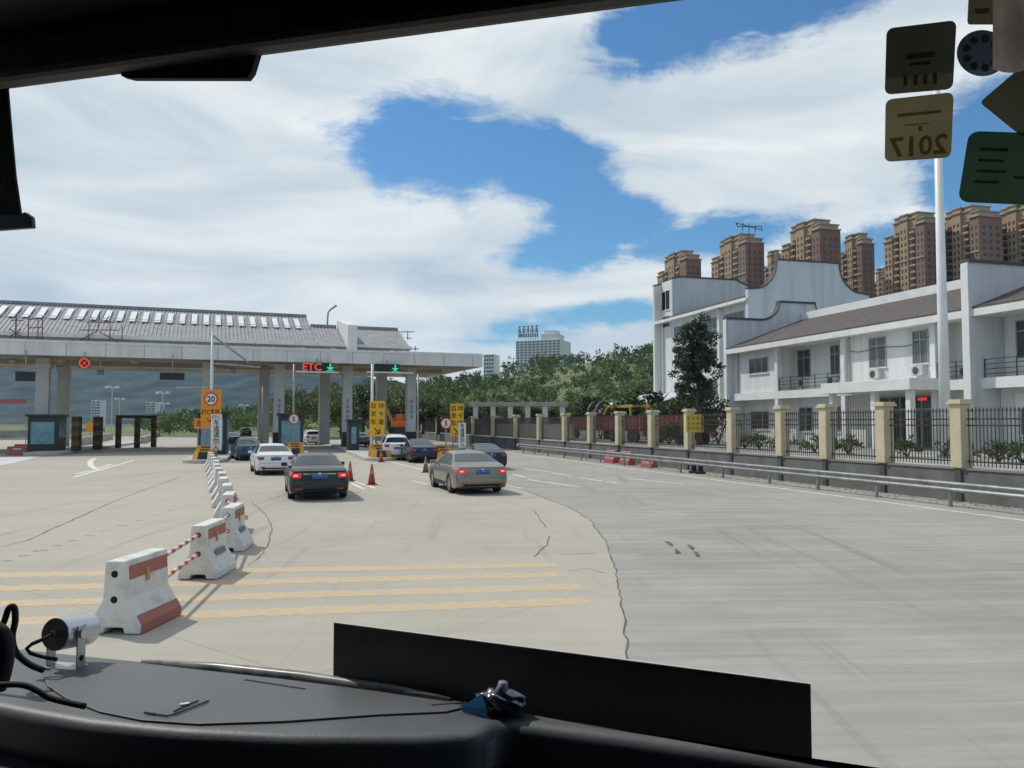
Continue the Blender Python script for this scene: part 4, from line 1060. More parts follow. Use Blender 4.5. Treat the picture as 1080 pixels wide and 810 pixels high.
# far lamp clusters, far blocks, far road things seen under the canopy
for px, pyt, lab in ((117.5, 409, "tall pole with a cluster of white lamps, left of two"), (125.5, 421, "shorter far pole with a cluster of white lamps"), (171, 415, "far lamp cluster pole left of the orange board"), (173, 426, "farthest low lamp cluster pole"), (257, 428, "far lamp cluster pole right of the white vertical sign")):
    Y = 190 if pyt < 418 else 260; b = at(px, 452, Y); t = at(px, pyt, Y); o = thing("far_lamp_pole", lab, "lamp pole", (b.x, b.y, 0), 0, "lamp poles on the far road")
    MB().tube([(0, 0, 0), (0, 0, t.z)], .14, 6).build("pole", column_paint, o)
    q = MB()
    for k in range(7): a = 2 * PI * k / 7; q.box((math.cos(a) * 1.5, math.sin(a) * .6, t.z + .3 * (k % 2)), (.55, .5, .3)); q.bar((0, 0, t.z), (math.cos(a) * 1.5, math.sin(a) * .6, t.z), .08)
    q.build("lamp_cluster", white_trim, o)
for px0, px1, pyt, lab in ((96, 106, 422, "pale far apartment block against the mountain, left"), (154, 164, 424, "pale far apartment block against the mountain, right")):
    Y = 700; a = at(px0, pyt, Y); b = at(px1, pyt, Y); o = thing("far_block", lab, "building", (a.x, a.y, -1)); W = b.x - a.x
    m_ = MB(); m_.bx(0, W * .45, 0, 10, 0, a.z + 1); m_.bx(W * .55, W, 0, 10, 0, a.z + 1); m_.bx(W * .45, W * .55, 2, 8, 0, a.z - 1); m_.build("wall", hw, o)
    for k in range(8):
        z = 4 + k * (a.z - 3) / 8; MB().bx(W * .06, W * .4, -.15, .1, z, z + 1.2).build("window_row", hwin, o); MB().bx(W * .6, W * .94, -.15, .1, z, z + 1.2).build("window_row", hwin, o)
# low concrete median walls along the far road
for p0, p1, hgt, lab in (((118, 463), (78, 472), .9, "low concrete wall left of the striped post frame"), ((168, 459), (150, 468), .8, "low concrete kerb wall right of the striped post frame"), ((0, 462), (110, 455.5), 1.2, "long low grey wall at the far left edge")):
    a, b = gd(*p0), gd(*p1); o = MB(); o.bar((a.x, a.y, hgt / 2), (b.x, b.y, hgt / 2), .35, hgt); tag(o.build("low_wall", pale_conc), lab, "wall")
o = thing("roundel_sign", "orange round warning board on the far left island", "sign", tuple(gd(95, 464)))
m_ = MB(); z = 1.9; m_.tube([(0, 0, z), (0, .05, z)], .7, 20); m_.build("panel", orange_sign, o); MB().tube([(0, .06, 0), (0, .06, 3)], .06, 8).build("post", galv, o)
# pinkish banner and plastic blocks at the far left
a = at(-12, 420, 95); o = thing("red_banner", "long faded pink banner strung low at the far left", "banner", (a.x, a.y, 0)); w_ = at(28, 420, 95).x - a.x
zb_ = at(0, 426, 95).z; zt_ = at(0, 421, 95).z
MB().bx(0, w_, -.02, .02, zb_, zt_).build("cloth", mat("faded pink banner", (.40, .13, .15), .8, (.32, .12, .14), 2), o)
q = MB(); q.tube([(0, .05, 0), (0, .05, zt_)], .06, 6); q.tube([(w_, .05, 0), (w_, .05, zt_)], .06, 6); q.build("pole", galv, o)
def plastic_block(p, rz, label, grp, sc=1.0, m=None):
    o = thing("plastic_barrier", label, "plastic barrier", (p.x, p.y, 0), rz, grp)
    prof = [(-.25, 0), (.25, 0), (.22, .25), (.12, .4), (.11, .75), (.06, .8), (-.06, .8), (-.11, .75), (-.12, .4), (-.22, .25)]
    MB().prism([(-.7 * sc, y * sc, z * sc) for y, z in prof], (1.4 * sc, 0, 0)).build("body", m or mat("faded red plastic", (.46, .10, .09), .5, (.38, .12, .11), 3), o, bevel=.03)
    q = MB(); q.bx(-.35 * sc, .35 * sc, -.13 * sc, .13 * sc, .5 * sc, .62 * sc); q.build("white_band", white_sign, o)
plastic_block(gd(17, 480.5), 1.0, "small red plastic barrier at the far left kerb", None, .9); plastic_block(gd(24, 477.5), .2, "second red plastic barrier against the far left kerb", None, .9)
for k, (px, lab) in enumerate(((645, "faded red plastic barrier behind the guard rail, farthest of three"), (661, "faded red plastic barrier behind the guard rail, middle of three"), (684, "faded red plastic barrier behind the guard rail, nearest of three"))):
    plastic_block(F(f_t(px, -1.0), -1.0), AXIS + PI / 2 + (.1 if k == 2 else 0), lab, "red plastic barriers behind the guard rail", 1.0 if k < 2 else .85)
for px in (731, 738):
    a = F(f_t(px, -1.1), -1.1); o = thing("stacked_tyre", "dark rubber bollard behind the guard rail, %s one" % ("left" if px == 731 else "right"), "bollard", (a.x, a.y, 0))
    MB().tube([(0, 0, 0), (0, 0, .1), (0, 0, .12), (0, 0, .7)], [.26, .26, .14, .1], 12).build("body", rubber, o)

# ------------------------------------------------------------------ white barriers with red and white rods
def barrier_body():
    pr = [(-.32, 0), (-.32, .10), (-.145, .40), (-.12, .85), (.12, .85), (.145, .40), (.32, .10), (.32, 0), (.13, 0), (.11, .07), (-.11, .07), (-.13, 0)]
    return pr
BP = [(-4.70, 9.52, -4), (-5.0, 12.8, 3), (-5.5, 15.5, 8), (-6.5, 18.3, 15), (-7.48, 21.0, 19), (-8.5, 23.6, 20), (-9.45, 26.1, 21), (-10.55, 28.8, 22), (-11.6, 31.5, 22), (-12.75, 34.5, 22), (-14.0, 37.6, 22), (-15.3, 40.8, 22), (-16.6, 44.0, 22)]
ordn = ["nearest", "second", "third", "fourth", "fifth", "sixth", "seventh", "eighth", "ninth", "tenth", "eleventh", "twelfth", "last"]
for i, (x, y, a) in enumerate(BP):
    lab = {0: "nearest white concrete barrier with red bands, in front of the dashboard camera", 12: "last white concrete barrier, beside the island with the orange sign"}.get(i, "white concrete barrier, %s of the curving row counted from the windscreen" % ordn[i])
    o = thing("road_barrier", lab, "concrete barrier", (x, y, .012), R(a), "white concrete barriers dividing the lanes")
    L_ = 1.02
    b = MB().prism([(px_, 0, pz) for px_, pz in barrier_body()], (0, L_, 0)).build("body", barrier_white, o, bevel=.022)
    s = MB()
    s.prism([(.134, .09, .62), (.126, .09, .78), (.126, L_ - .04, .78), (.134, L_ - .04, .62)], (.005, 0, 0))
    if i == 0 or i == 4: s.prism([(.325, .04, .005), (.325, .04, .10), (.325, L_ - .02, .10), (.325, L_ - .02, .005)], (.005, 0, 0)); s.prism([(.324, .04, .101), (.262, .04, .207), (.262, L_ - .02, .207), (.324, L_ - .02, .101)], (.004, 0, .003))
    s.build("red_band", barrier_red, o)
    y_ = MB(); y_.prism([(.146, .45, .54), (.137, .45, .70), (.137, .53, .70), (.146, .53, .54)], (.008, 0, 0)); y_.build("yellow_reflector", mat("amber reflector", (.55, .27, .06), .4), o)
    if i in (1, 2): g = MB(); g.prism([(.205, .3, .33), (.165, .3, .41), (.165, .8, .41), (.205, .8, .33)], (.006, 0, .004)); g.build("grey_patch", mat("grey patch", (.2, .19, .18), .8), o)
    hs = MB()
    for z in (.70, .40):
        hs.tube([(0, -.004, z), (0, .004, z)], .042, 14)
        hs.tube([(0, L_ - .004, z), (0, L_ + .004, z)], .042, 14)
    hs.build("rod_socket", hole_dark, o)
    if i + 1 < len(BP):
        nx, ny, na = BP[i + 1]; W1 = Matrix.Translation((x, y, .012)) @ Matrix.Rotation(R(a), 4, 'Z')
        p = W1 @ Vector((0, L_, 0)); q = Vector((nx, ny, .012))
        for zi, z in enumerate((.70, .40)):
            ro = thing("striped_rod", "red and white striped rod, %s one between the %s and %s barriers" % (("upper", "lower")[zi], ordn[i], ordn[i + 1]), "rod", tuple(p), 0, "striped rods linking the barriers")
            m = MB(); n = max(5, int((q - p).length / .19)); A, B = p + Vector((0, 0, z)) - p, q + Vector((0, 0, z)) - p
            for k in range(n): m.tube([A.lerp(B, k / n), A.lerp(B, (k + 1) / n)], .03, 8, k % 2)
            m.build("rod_bar", [mat("rod white", (.68, .66, .62), .6), mat("rod red", (.46, .07, .05), .6)], ro)

# cones
def cone(px, py, label, m, h=.72):
    a = gd(px, py); o = thing("traffic_cone", label, "traffic cone", (a.x, a.y, .012), 0, "traffic cones by the toll lanes")
    c = MB(); c.tube([(0, 0, .03), (0, 0, h * .5), (0, 0, h)], [.155, .095, .03], 14); c.build("cone", m, o, smooth=True)
    MB().bx(-.2, .2, -.2, .2, 0, .03).build("base", m, o)
    b = MB(); b.tube([(0, 0, h * .52), (0, 0, h * .7)], [.096, .072], 14, caps=False); b.build("collar", mat("cone collar", (.5, .28, .22), .5), o)
cone(369, 507.5, "red traffic cone just right of the dark saloon's tail", cone_red, .85); cone(392, 511.5, "red traffic cone standing clear on the open paving", cone_red, .85)
cone(449, 498.5, "dull grey green traffic cone near the dark blue car", mat("dirty grey cone", (.16, .17, .13), .7), .8); cone(402, 487.5, "small dark red cone at the island nose below the yellow sign", cone_red, .7)
# ------------------------------------------------------------------ cars (local frame: x forward, y left, origin on the ground under the middle)
def paint(name, c, metal=.35, rough=.32): return mat(name, c, rough, tuple(v * .93 for v in c), .8, metal=metal, coat=.45, contrast=(.3, .7))
car_glass = mat("car glass", (.025, .03, .033), .06, (.018, .022, .025), .5, spec=.8)
tail_red = mat("tail lamp red", (.36, .02, .025), .18, (.26, .012, .018), 8, coat=.8)
tail_lit = mat("lit brake lamp", (.7, .06, .05), .3, emit=((1, .05, .07), .26))
tail_hot = mat("lit brake lamp core", (.9, .3, .3), .3, emit=((1, .30, .32), .9))
plate_blue = mat("blue number plate", (.03, .09, .33), .4)
plate_white = mat("plate strokes", (.62, .66, .72), .5)
trim_black = mat("black car trim", (.018, .018, .019), .55)
chrome = mat("chrome strip", (.62, .62, .62), .18, metal=.9)
rim_mat = mat("alloy rim", (.50, .50, .50), .3, metal=.75)
lens_white = mat("clear lamp lens", (.6, .6, .6), .15)
SEDAN = dict(L=4.72, W=1.82, H=1.47, top=[(-2.36, .96), (-2.2, 1.02), (-1.72, 1.07), (-1.60, 1.10), (-.80, 1.39), (-.45, 1.45), (.1, 1.47), (.55, 1.43), (1.36, 1.02), (1.5, .98), (2.0, .88), (2.25, .74), (2.36, .62)],
             belt=[(-2.36, .90), (-1.6, .96), (0, .93), (1.3, .92), (2.0, .82), (2.36, .58)], wr=.565, rw=(-1.60, -.86), ws=(.62, 1.30), sw=((-1.42, -.12), (-.04, 1.02)), rearz=[(.2, .18), (.32, .03), (.5, 0), (.62, .01), (.75, .06), (.9, .07), (1.0, .05)], lamp=(.73, .88), plate=.78, wx=(-1.36, 1.40), wrad=.325)
SUV = dict(L=4.62, W=1.86, H=1.70, top=[(-2.31, 1.08), (-2.22, 1.12), (-2.16, 1.17), (-1.86, 1.58), (-1.6, 1.65), (-.6, 1.70), (.2, 1.69), (.5, 1.65), (1.15, 1.18), (1.35, 1.10), (1.95, 1.02), (2.2, .9), (2.31, .72)],
           belt=[(-2.31, 1.03), (-1.6, 1.08), (0, 1.06), (1.2, 1.05), (2.0, .95), (2.31, .68)], wr=.60, rw=(-2.15, -1.90), ws=(.56, 1.10), sw=((-1.75, -.62), (-.54, .9)), rearz=[(.2, .2), (.35, .03), (.5, 0), (.65, .03), (.8, .05), (1.0, .04), (1.1, .05)], lamp=(.86, 1.06), plate=.80, wx=(-1.32, 1.38), wrad=.36)
LOW = dict(SEDAN, H=1.37, top=[(x, .62 + (z - .62) * .87) for x, z in SEDAN["top"]], belt=[(x, .56 + (z - .56) * .84) for x, z in SEDAN["belt"]])
WIDE = dict(SEDAN, L=4.9, W=1.93, H=1.50)
def smooth_tab(tab, xs, w):
    x, z = zip(*tab); fx = np.linspace(xs[0] - w * 3, xs[-1] + w * 3, 600); fz = np.interp(fx, x, z)
    k = np.hanning(max(3, int(w / (fx[1] - fx[0])) | 1)); k /= k.sum(); return np.interp(xs, fx, np.convolve(np.pad(fz, len(k) // 2, mode='edge'), k, 'valid'))
def make_car(name, label, pm, spec=SEDAN, loc=(0, 0, 0), heading=0.0, lit=False, group=None, strip=False, plate_col=None):
    S = spec; hl = S["L"] / 2; hw = S["W"] / 2; wx, wr_ = S["wx"], S["wrad"]; arch = wr_ + .055
    xs = sorted(set([-hl, -hl + .03, -hl + .07, -hl + .13] + list(np.linspace(-hl + .2, hl - .12, 46)) + [hl - .06, hl - .02, hl] + [w_ + arch * math.cos(a) for w_ in wx for a in np.linspace(0, PI, 15)]))
    xs = np.array(xs); zt = smooth_tab(S["top"], xs, .16); zb = np.minimum(smooth_tab(S["belt"], xs, .3), zt - .035)
    d_end = np.minimum(xs + hl, hl - xs); taper = 1 - np.where(xs < 0, .07, .17) * np.clip(1 - d_end / .55, 0, 1) ** 2.2 - .03 * np.clip(1 - d_end / .08, 0, 1)
    tf = np.clip(1 - (hl - xs) / .5, 0, 1) ** 2
    taper -= .06 * tf
    Hc = S["H"] - np.interp(0, xs, zb)
    secs = []
    for i, x in enumerate(xs):
        w = hw * taper[i]; h = zt[i] - zb[i]; f = min(1, h / Hc)
        wroof = (w * .93) * (1 - f) + S["wr"] * f
        lo = .20 if abs(x) < hl - .25 else .25
        az_ = lo
        for c in wx:
            if abs(x - c) < arch + 1e-6: az_ = max(lo, wr_ + math.sqrt(max(0, arch ** 2 - (x - c) ** 2)))
        lift = az_ > lo + .01
        p = [(0, max(lo, az_ - .02) if lift else lo), (w * .72, max(lo, az_ - .005)), (w * .955, az_ + .012), (w * .99, max(.36, az_ + .03)), (w * 1.0, max(.52, az_ + .05)),
             (w * .995, max(.64, az_ + .075)), (w * .985, max(zb[i] - .11, az_ + .10)), (w * .965, max(zb[i] - .03, az_ + .12)), (w * .935, zb[i] + .005)]
        for (u, v) in ((.35, .34), (.72, .70), (.93, .90)):
            p.append((w * .935 + (wroof - w * .935) * u, zb[i] + h * v * .97))
        p += [(wroof * .90, zb[i] + h * .955 + .0), (wroof * .62, zt[i] - h * .015), (wroof * .3, zt[i] - h * .003), (0, zt[i])]
        secs.append(p)
    P = np.array(secs)                      # (nx, nj, 2) -> y, z
    nx, nj = P.shape[:2]; rz_ = np.array(S["rearz"])
    def xoff(i, z):
        o = 0.0
        if i < 6: o += float(np.interp(z, rz_[:, 0], rz_[:, 1])) * (1 - i / 6)
        if i > nx - 6: o -= abs(z - .55) * .18 * (1 - (nx - 1 - i) / 6)
        return o
    def pt(i, j, s=1): y, z = P[i, j]; return (xs[i] + xoff(i, z), s * y, z)
    V, Fc = [], []; idx = {}
    for i in range(nx):
        for j in range(nj):
            for s in ((1, -1) if 0 < j < nj - 1 else (1,)):
                idx[i, j, s] = len(V); V.append(pt(i, j, s))
            if not 0 < j < nj - 1: idx[i, j, -1] = idx[i, j, 1]
    for i in range(nx - 1):
        for j in range(nj - 1):
            for s in (1, -1): Fc.append((idx[i, j, s], idx[i + 1, j, s], idx[i + 1, j + 1, s], idx[i, j + 1, s]))
    NB = 9
    def cap_pt(j, a, end):                    # a in -1..1 across the tail or nose
        i = 0 if end == 'r' else nx - 1; y, z = P[i, j]; sg = -1 if end == 'r' else 1
        return (xs[i] + xoff(i, z) + sg * .085 * (1 - a * a) * min(1, y / .5), a * y, z)
    for end, i in (('r', 0), ('f', nx - 1)):
        gridc = []
        for j in range(nj):
            row = []
            for k in range(NB):
                a = 1 - 2 * k / (NB - 1)
                if k == 0: row.append(idx[i, j, 1])
                elif k == NB - 1: row.append(idx[i, j, -1])
                elif not 0 < j < nj - 1: row.append(idx[i, j, 1])
                else: row.append(len(V)); V.append(cap_pt(j, a, end))
            gridc.append(row)
        for j in range(nj - 1):
            for k in range(NB - 1):
                f = []
                for q in (gridc[j][k], gridc[j][k + 1], gridc[j + 1][k + 1], gridc[j + 1][k]):
                    if q not in f: f.append(q)
                if len(f) >= 3: Fc.append(tuple(f))
    root = thing(name, label, "car", (loc[0], loc[1], .012), heading, group)
    body = MB().add(V, Fc).build("body", pm, root, angle=42)
    # --- surface sampling
    def Sx(x, v, s=1, off=.004):              # v is a section coordinate 0..nj-1
        i = int(np.clip(np.searchsorted(xs, x) - 1, 0, nx - 2)); t = (x - xs[i]) / (xs[i + 1] - xs[i]); j = int(min(v, nj - 2)); u = v - j
        def q(ii): return Vector(pt(ii, j, s)).lerp(Vector(pt(ii, j + 1, s)), u)
        p = q(i).lerp(q(i + 1), t); a = q(i + 1) - q(i); j2 = Vector(pt(i, j + 1, s)) - Vector(pt(i, j, s)); n = a.cross(j2) * s
        n = -n.normalized() if n.length > 1e-9 else Vector((0, s, 0))
        c = Vector((x, 0, .6))
        if n.dot(p - c) < 0: n = -n
        return p + n * off
    def patch(fx, v0, v1, nu, nv, s=1, off=.005):
        """fx(u, v01) -> x; strip of body surface between section coordinates v0..v1"""
        vs = [Sx(fx(a / nu, b / nv), v0 + (v1 - v0) * b / nv, s, off) for a in range(nu + 1) for b in range(nv + 1)]
        return vs, [(a * (nv + 1) + b, (a + 1) * (nv + 1) + b, (a + 1) * (nv + 1) + b + 1, a * (nv + 1) + b + 1) for a in range(nu) for b in range(nv)]
    zrow = P[0, :, 1]
    def tail_pt(a, z, off=.006):
        j = int(np.clip(np.searchsorted(zrow, z) - 1, 0, nj - 2)); u = (z - zrow[j]) / max(1e-6, zrow[j + 1] - zrow[j]); u = min(1, max(0, u))
        p = Vector(cap_pt(j, a, 'r')).lerp(Vector(cap_pt(j + 1, a, 'r')), u); p.x -= off; return p
    def nose_pt(a, z, off=.006):
        zr = P[nx - 1, :, 1]; j = int(np.clip(np.searchsorted(zr, z) - 1, 0, nj - 2)); u = min(1, max(0, (z - zr[j]) / max(1e-6, zr[j + 1] - zr[j])))
        p = Vector(cap_pt(j, a, 'f')).lerp(Vector(cap_pt(j + 1, a, 'f')), u); p.x += off; return p
    def tail_patch(a0, a1, z0, z1, na=8, nz=3, off=.006, fn=tail_pt):
        vs = [fn(a0 + (a1 - a0) * k / na, z0 + (z1 - z0) * q / nz, off) for k in range(na + 1) for q in range(nz + 1)]
        return vs, [(k * (nz + 1) + q, (k + 1) * (nz + 1) + q, (k + 1) * (nz + 1) + q + 1, k * (nz + 1) + q + 1) for k in range(na) for q in range(nz)]
    # --- glazing
    r0, r1 = S["rw"]
    m = MB()
    for s in (1, -1): m.add(*patch(lambda u, b: r0 + (r1 - r0) * u + (.05 * (1 - b) if False else 0), 11.4, nj - 1.001, 8, 6, s, .005))
    m.build("rear_window", car_glass, root)
    w0, w1 = S["ws"]; m = MB()
    for s in (1, -1): m.add(*patch(lambda u, b: w0 + (w1 - w0) * u, 11.4, nj - 1.001, 8, 6, s, .005))
    m.build("windscreen", car_glass, root)
    (a0, a1), (c0, c1) = S["sw"]; sl = .55 if spec is not SUV else .12
    for s in (1, -1):
        m = MB(); m.add(*patch(lambda u, b: (a0 + sl * b ** 1.2) + (a1 - a0 - sl * b ** 1.2) * u, 8.25, 10.85, 8, 5, s)); m.build("side_window", car_glass, root)
        m = MB(); m.add(*patch(lambda u, b: c0 + (c1 - c0 - .62 * b ** 1.1) * u, 8.25, 10.85, 8, 5, s)); m.build("side_window", car_glass, root)
        h = MB()
        for xh in (-.95, .12): h.bar(Sx(xh, 7.0, s, .03), Sx(xh + .2, 7.0, s, .03), .025, .03)
        h.build("door_handle", pm, root)
        g = MB()
        for xg in (-.08, -1.18 if spec is not SUV else -1.0, 1.05):
            g.add(*patch(lambda u, b: xg + .012 * u, 3.2, 7.9, 1, 6, s, .002))
        g.build("door_gap", trim_black, root)
        m = MB(); m.add(*patch(lambda u, b: -.95 + 1.95 * u, 2.1, 3.1, 8, 1, s, .006)); m.build("sill_trim", trim_black, root)
        c = Sx(1.0 if spec is not SUV else .85, 8.3, s, .0); mm = MB(); mm.box((c.x - .02, c.y + s * .13, c.z + .06), (.11, .2, .13)); mm.bar((c.x, c.y, c.z + .02), (c.x - .02, c.y + s * .1, c.z + .04), .04); mm.build("side_mirror", pm, root, bevel=.03)
        l0, l1 = S["lamp"]
        lm = MB(); j0, j1 = 6.0, 8.0
        if spec is not SUV:
            lm.add(*tail_patch(.68 * s, 1.0 * s, l0, l1, 5, 3)); lm.add(*patch(lambda u, b: -hl + .02 + (.17 + .14 * b) * u, 6.1, 7.9, 4, 3, s, .007)); 
        else:
            lm.add(*tail_patch(.66 * s, 1.0 * s, l0, l1, 4, 3)); lm.add(*patch(lambda u, b: -hl + .02 + .22 * u, 6.3, 8.2, 4, 3, s, .007))
        lo = lm.build("tail_light", tail_lit if lit else tail_red, root)
        if lit: q = MB(); q.add(*tail_patch(.80 * s, .95 * s, l0 + .05, l1 - .05, 3, 2, .009)); q.build("lamp_core", tail_hot, lo)
        rf_ = MB(); rf_.add(*tail_patch(.62 * s, .88 * s, .36, .41, 3, 1, .007)); rf_.build("reflector", tail_red, root)
        hl_ = MB(); hl_.add(*tail_patch(.55 * s, .98 * s, .58, .70, 4, 2, .006, nose_pt)); hl_.build("headlight", lens_white, root)
    # --- tail details
    m = MB(); m.add(*tail_patch(-.80, .80, .245, .36, 10, 2, .008)); m.build("bumper_valance", trim_black, root)
    g = MB(); g.add(*tail_patch(-.96, .96, .575, .587, 12, 1, .003)); g.build("boot_gap", trim_black, root)
    zp = S["plate"]; p0 = tail_pt(0, zp, .012)
    pl = MB(); pl.add(*tail_patch(-.29, .29, zp - .075, zp + .075, 4, 1, .014)); po = pl.build("number_plate", plate_col or plate_blue, root)
    st = MB()
    for k in range(7):
        if k == 2: continue
        a = .24 - .08 * k; c = tail_pt(a, zp, .017); st.bx(c.x - .002, c.x + .002, c.y - .02, c.y + .02, zp - .035, zp - .015); st.bx(c.x - .002, c.x + .002, c.y - .006 + (k % 3 - 1) * .01, c.y + .006 + (k % 3 - 1) * .01, zp - .014, zp + .04)
    st.build("plate_strokes", plate_white, po)
    c = tail_pt(0, S["lamp"][1] - .02, .01); e = MB(); e.tube([(c.x, 0, c.z), (c.x - .012, 0, c.z)], .045, 14); e.build("badge", chrome, root)
    if strip: q = MB(); q.add(*tail_patch(-.6, .6, S["lamp"][1] - .035, S["lamp"][1] - .012, 10, 1, .009)); q.build("chrome_strip", chrome, root)
    ex = MB()
    for s in (1, -1): ex.tube([(-hl + .02, s * .55, .25), (-hl + .35, s * .55, .26)], .035, 10)
    ex.build("exhaust_pipe", trim_black, root)
    if spec is SUV:
        for s in (1, -1): q = MB(); q.tube([Sx(-1.6, 11.6, s, .03), Sx(-.7, 11.6, s, .05), Sx(.3, 11.6, s, .03)], .02, 6); q.build("roof_rail", trim_black, root)
    u = MB(); u.bx(-hl + .35, hl - .3, -hw * .62, hw * .62, .17, .30); u.build("underbody", trim_black, root)
    # --- wheels
    for wxx in wx:
        for s in (1, -1):
            yo = s * (hw - .015); yi = s * (hw - .24)
            t = MB(); R0 = wr_
            prof = [(yi, R0 - .06), (yi, R0 - .015), (yi + s * .03, R0), (yo - s * .03, R0), (yo, R0 - .02), (yo, R0 - .085), (yo - s * .02, R0 - .10)]
            n = 26; vs = [(wxx + r * math.cos(2 * PI * k / n), y, wr_ + r * math.sin(2 * PI * k / n)) for y, r in prof for k in range(n)]
            fs = [(a * n + k, a * n + (k + 1) % n, (a + 1) * n + (k + 1) % n, (a + 1) * n + k) for a in range(len(prof) - 1) for k in range(n)] + [tuple(range(n))]
            wh = t.add(vs, fs).build("wheel", rubber, root, angle=40)
            rm = MB(); rr = R0 - .09
            rm.tube([(wxx, yo - s * .10, wr_), (wxx, yo - s * .085, wr_)], rr, 24, 1)
            for k in range(10):
                a = 2 * PI * k / 10; rm.bar((wxx + .03 * math.cos(a), yo - s * .03, wr_ + .03 * math.sin(a)), (wxx + rr * math.cos(a), yo - s * .02, wr_ + rr * math.sin(a)), .042, .03, 0, (0, 1, 0))
            rm.tube([(wxx, yo - s * .06, wr_), (wxx, yo - s * .01, wr_)], .06, 12)
            vs = [(wxx + r * math.cos(2 * PI * k / 24), y, wr_ + r * math.sin(2 * PI * k / 24)) for r, y in ((rr + .012, yo - s * .012), (rr - .025, yo - s * .02)) for k in range(24)]
            rm.add(vs, [(k, (k + 1) % 24, 24 + (k + 1) % 24, 24 + k) for k in range(24)]); rm.build("rim", [rim_mat, trim_black], wh)
    return root
def rear_at(px, py, heading, spec=SEDAN):
    """centre of a car whose rear bumper meets the ground below pixel (px, py)"""
    g = gd(px, py); f = Vector((math.cos(heading), math.sin(heading), 0)); return g + f * spec["L"] / 2
Hd = lambda deg: PI / 2 + R(deg)     # deg to the left of straight ahead
def put_car(px, py, deg, *a, spec=SEDAN, **k):
    h = Hd(deg); return make_car(*a, spec=spec, loc=rear_at(px, py, h, spec), heading=h, **k)
put_car(337, 528.5, 17.5, "sedan_car", "dark grey green saloon car with lit brake lamps, nearest in the middle lane", paint("dark green grey car paint", (.018, .022, .021)), lit=True, strip=True, spec=WIDE)
put_car(509, 522, 18, "sedan_car", "beige silver saloon car turning left across the paving with lit brake lamps", paint("beige silver car paint", (.27, .245, .205), .55, .3), lit=True, spec=WIDE)
put_car(291, 501.5, 22, "sedan_car", "white saloon car ahead of the dark saloon", paint("white car paint", (.78, .78, .77), 0, .3))
put_car(264, 486, 24, "sedan_car", "teal blue saloon car ahead of the white saloon", paint("teal blue car paint", (.02, .085, .13)))
put_car(245, 470.5, 24, "sedan_car", "black saloon car farther up the lane past the orange board", paint("black car paint", (.012, .013, .015)))
put_car(260, 460.5, 22, "suv_car", "dark grey off-roader far up the lane, beyond the black saloon", paint("dark grey car paint", (.03, .032, .035)), spec=SUV)
put_car(241, 456, 22, "sedan_car", "far white car farthest up the lane behind the narrow white sign", paint("white car paint", (.78, .78, .77)))
put_car(331, 469.5, 22, "suv_car", "white off-roader passing through the middle gate beside the dark booth", paint("white car paint", (.78, .78, .77)), spec=SUV)
put_car(419, 485.5, 14.5, "suv_car", "white off-roader in the lane between the two yellow boards", paint("white car paint", (.78, .78, .77)), spec=SUV)
put_car(448, 488.5, 16, "sedan_car", "dark blue saloon car queuing right of the white off-roader", paint("dark blue car paint", (.022, .030, .048)))
put_car(383, 471, 18, "sedan_car", "grey saloon car with red lamps, behind the yellow crash cushion", paint("mid grey car paint", (.16, .16, .17)), lit=True)
put_car(518.5, 496, 13, "sedan_car", "black saloon car partly hidden behind the beige silver saloon", paint("flat black car paint", (.010, .010, .011), 0, .5), spec=LOW)

# ------------------------------------------------------------------ trees and bushes
def tree(label, base, h, rx, ry, rz, cz, n, clumps, cr, lm, size, trunk_r=.16, group=None, name="tree", seed=0, limbs=7, hollow=.3, extra=None):
    random.seed(seed)
    o = thing(name, label, "tree", tuple(base), 0, group)
    m = MB(); m.tube([(0, 0, -.1), (.05, .02, h * .3), (-.04, .05, h * .6), (.03, 0, h * .9)], [trunk_r * 1.25, trunk_r, trunk_r * .7, trunk_r * .2], 9)
    for k in range(limbs):
        z = h * random.uniform(.3, .75); a = k * 2.4 + random.uniform(-.4, .4); l = rx * random.uniform(.6, .9)
        m.tube([(0, 0, z), (math.cos(a) * l * .5, math.sin(a) * l * .5, z + l * .35), (math.cos(a) * l, math.sin(a) * l, z + l * .8)], [trunk_r * .45, trunk_r * .3, trunk_r * .08], 6)
    m.build("trunk", bark, o, smooth=True)
    c = crown_points(n, rx, ry, rz, clumps, cr, bottom=-.9, hollow=hollow) + np.array([0, 0, cz])
    if extra is not None: c = np.concatenate([c, extra])
    quads_mesh("crown", leaf_quads(c, size), [lm], o)
    return o
tb = F(f_t(737, 6.0), 6.0, 1.0)
tree("dark broadleaf tree with a tall narrow crown in front of the white hall", tb, 8.1, 1.68, 1.7, 2.9, 5.45, 10500, 95, .46, leaf_dark, .16, .17, seed=3, limbs=10, hollow=.25, extra=crown_points(2200, 1.2, 1.2, 1.3, 14, .5) + np.array([-.1, 0, 7.35]))
def bush(label, base, r, h, lm, n=1400, size=.2, group="bushes in the yard behind the fence"):
    o = thing("bush", label, "bush", tuple(base), 0, group)
    c = crown_points(n, r, r * .8, h * .55, 18, r * .38, bottom=-.6, hollow=.4) + np.array([0, 0, h * .5]); c[:, 2] = np.abs(c[:, 2])
    quads_mesh("foliage", leaf_quads(c, size), [lm], o)
    m = MB()
    for k in range(5): a = k * 1.3; m.tube([(0, 0, 0), (math.cos(a) * r * .4, math.sin(a) * r * .4, h * .6)], [.04, .015], 5)
    m.build("stem", bark, o); return o
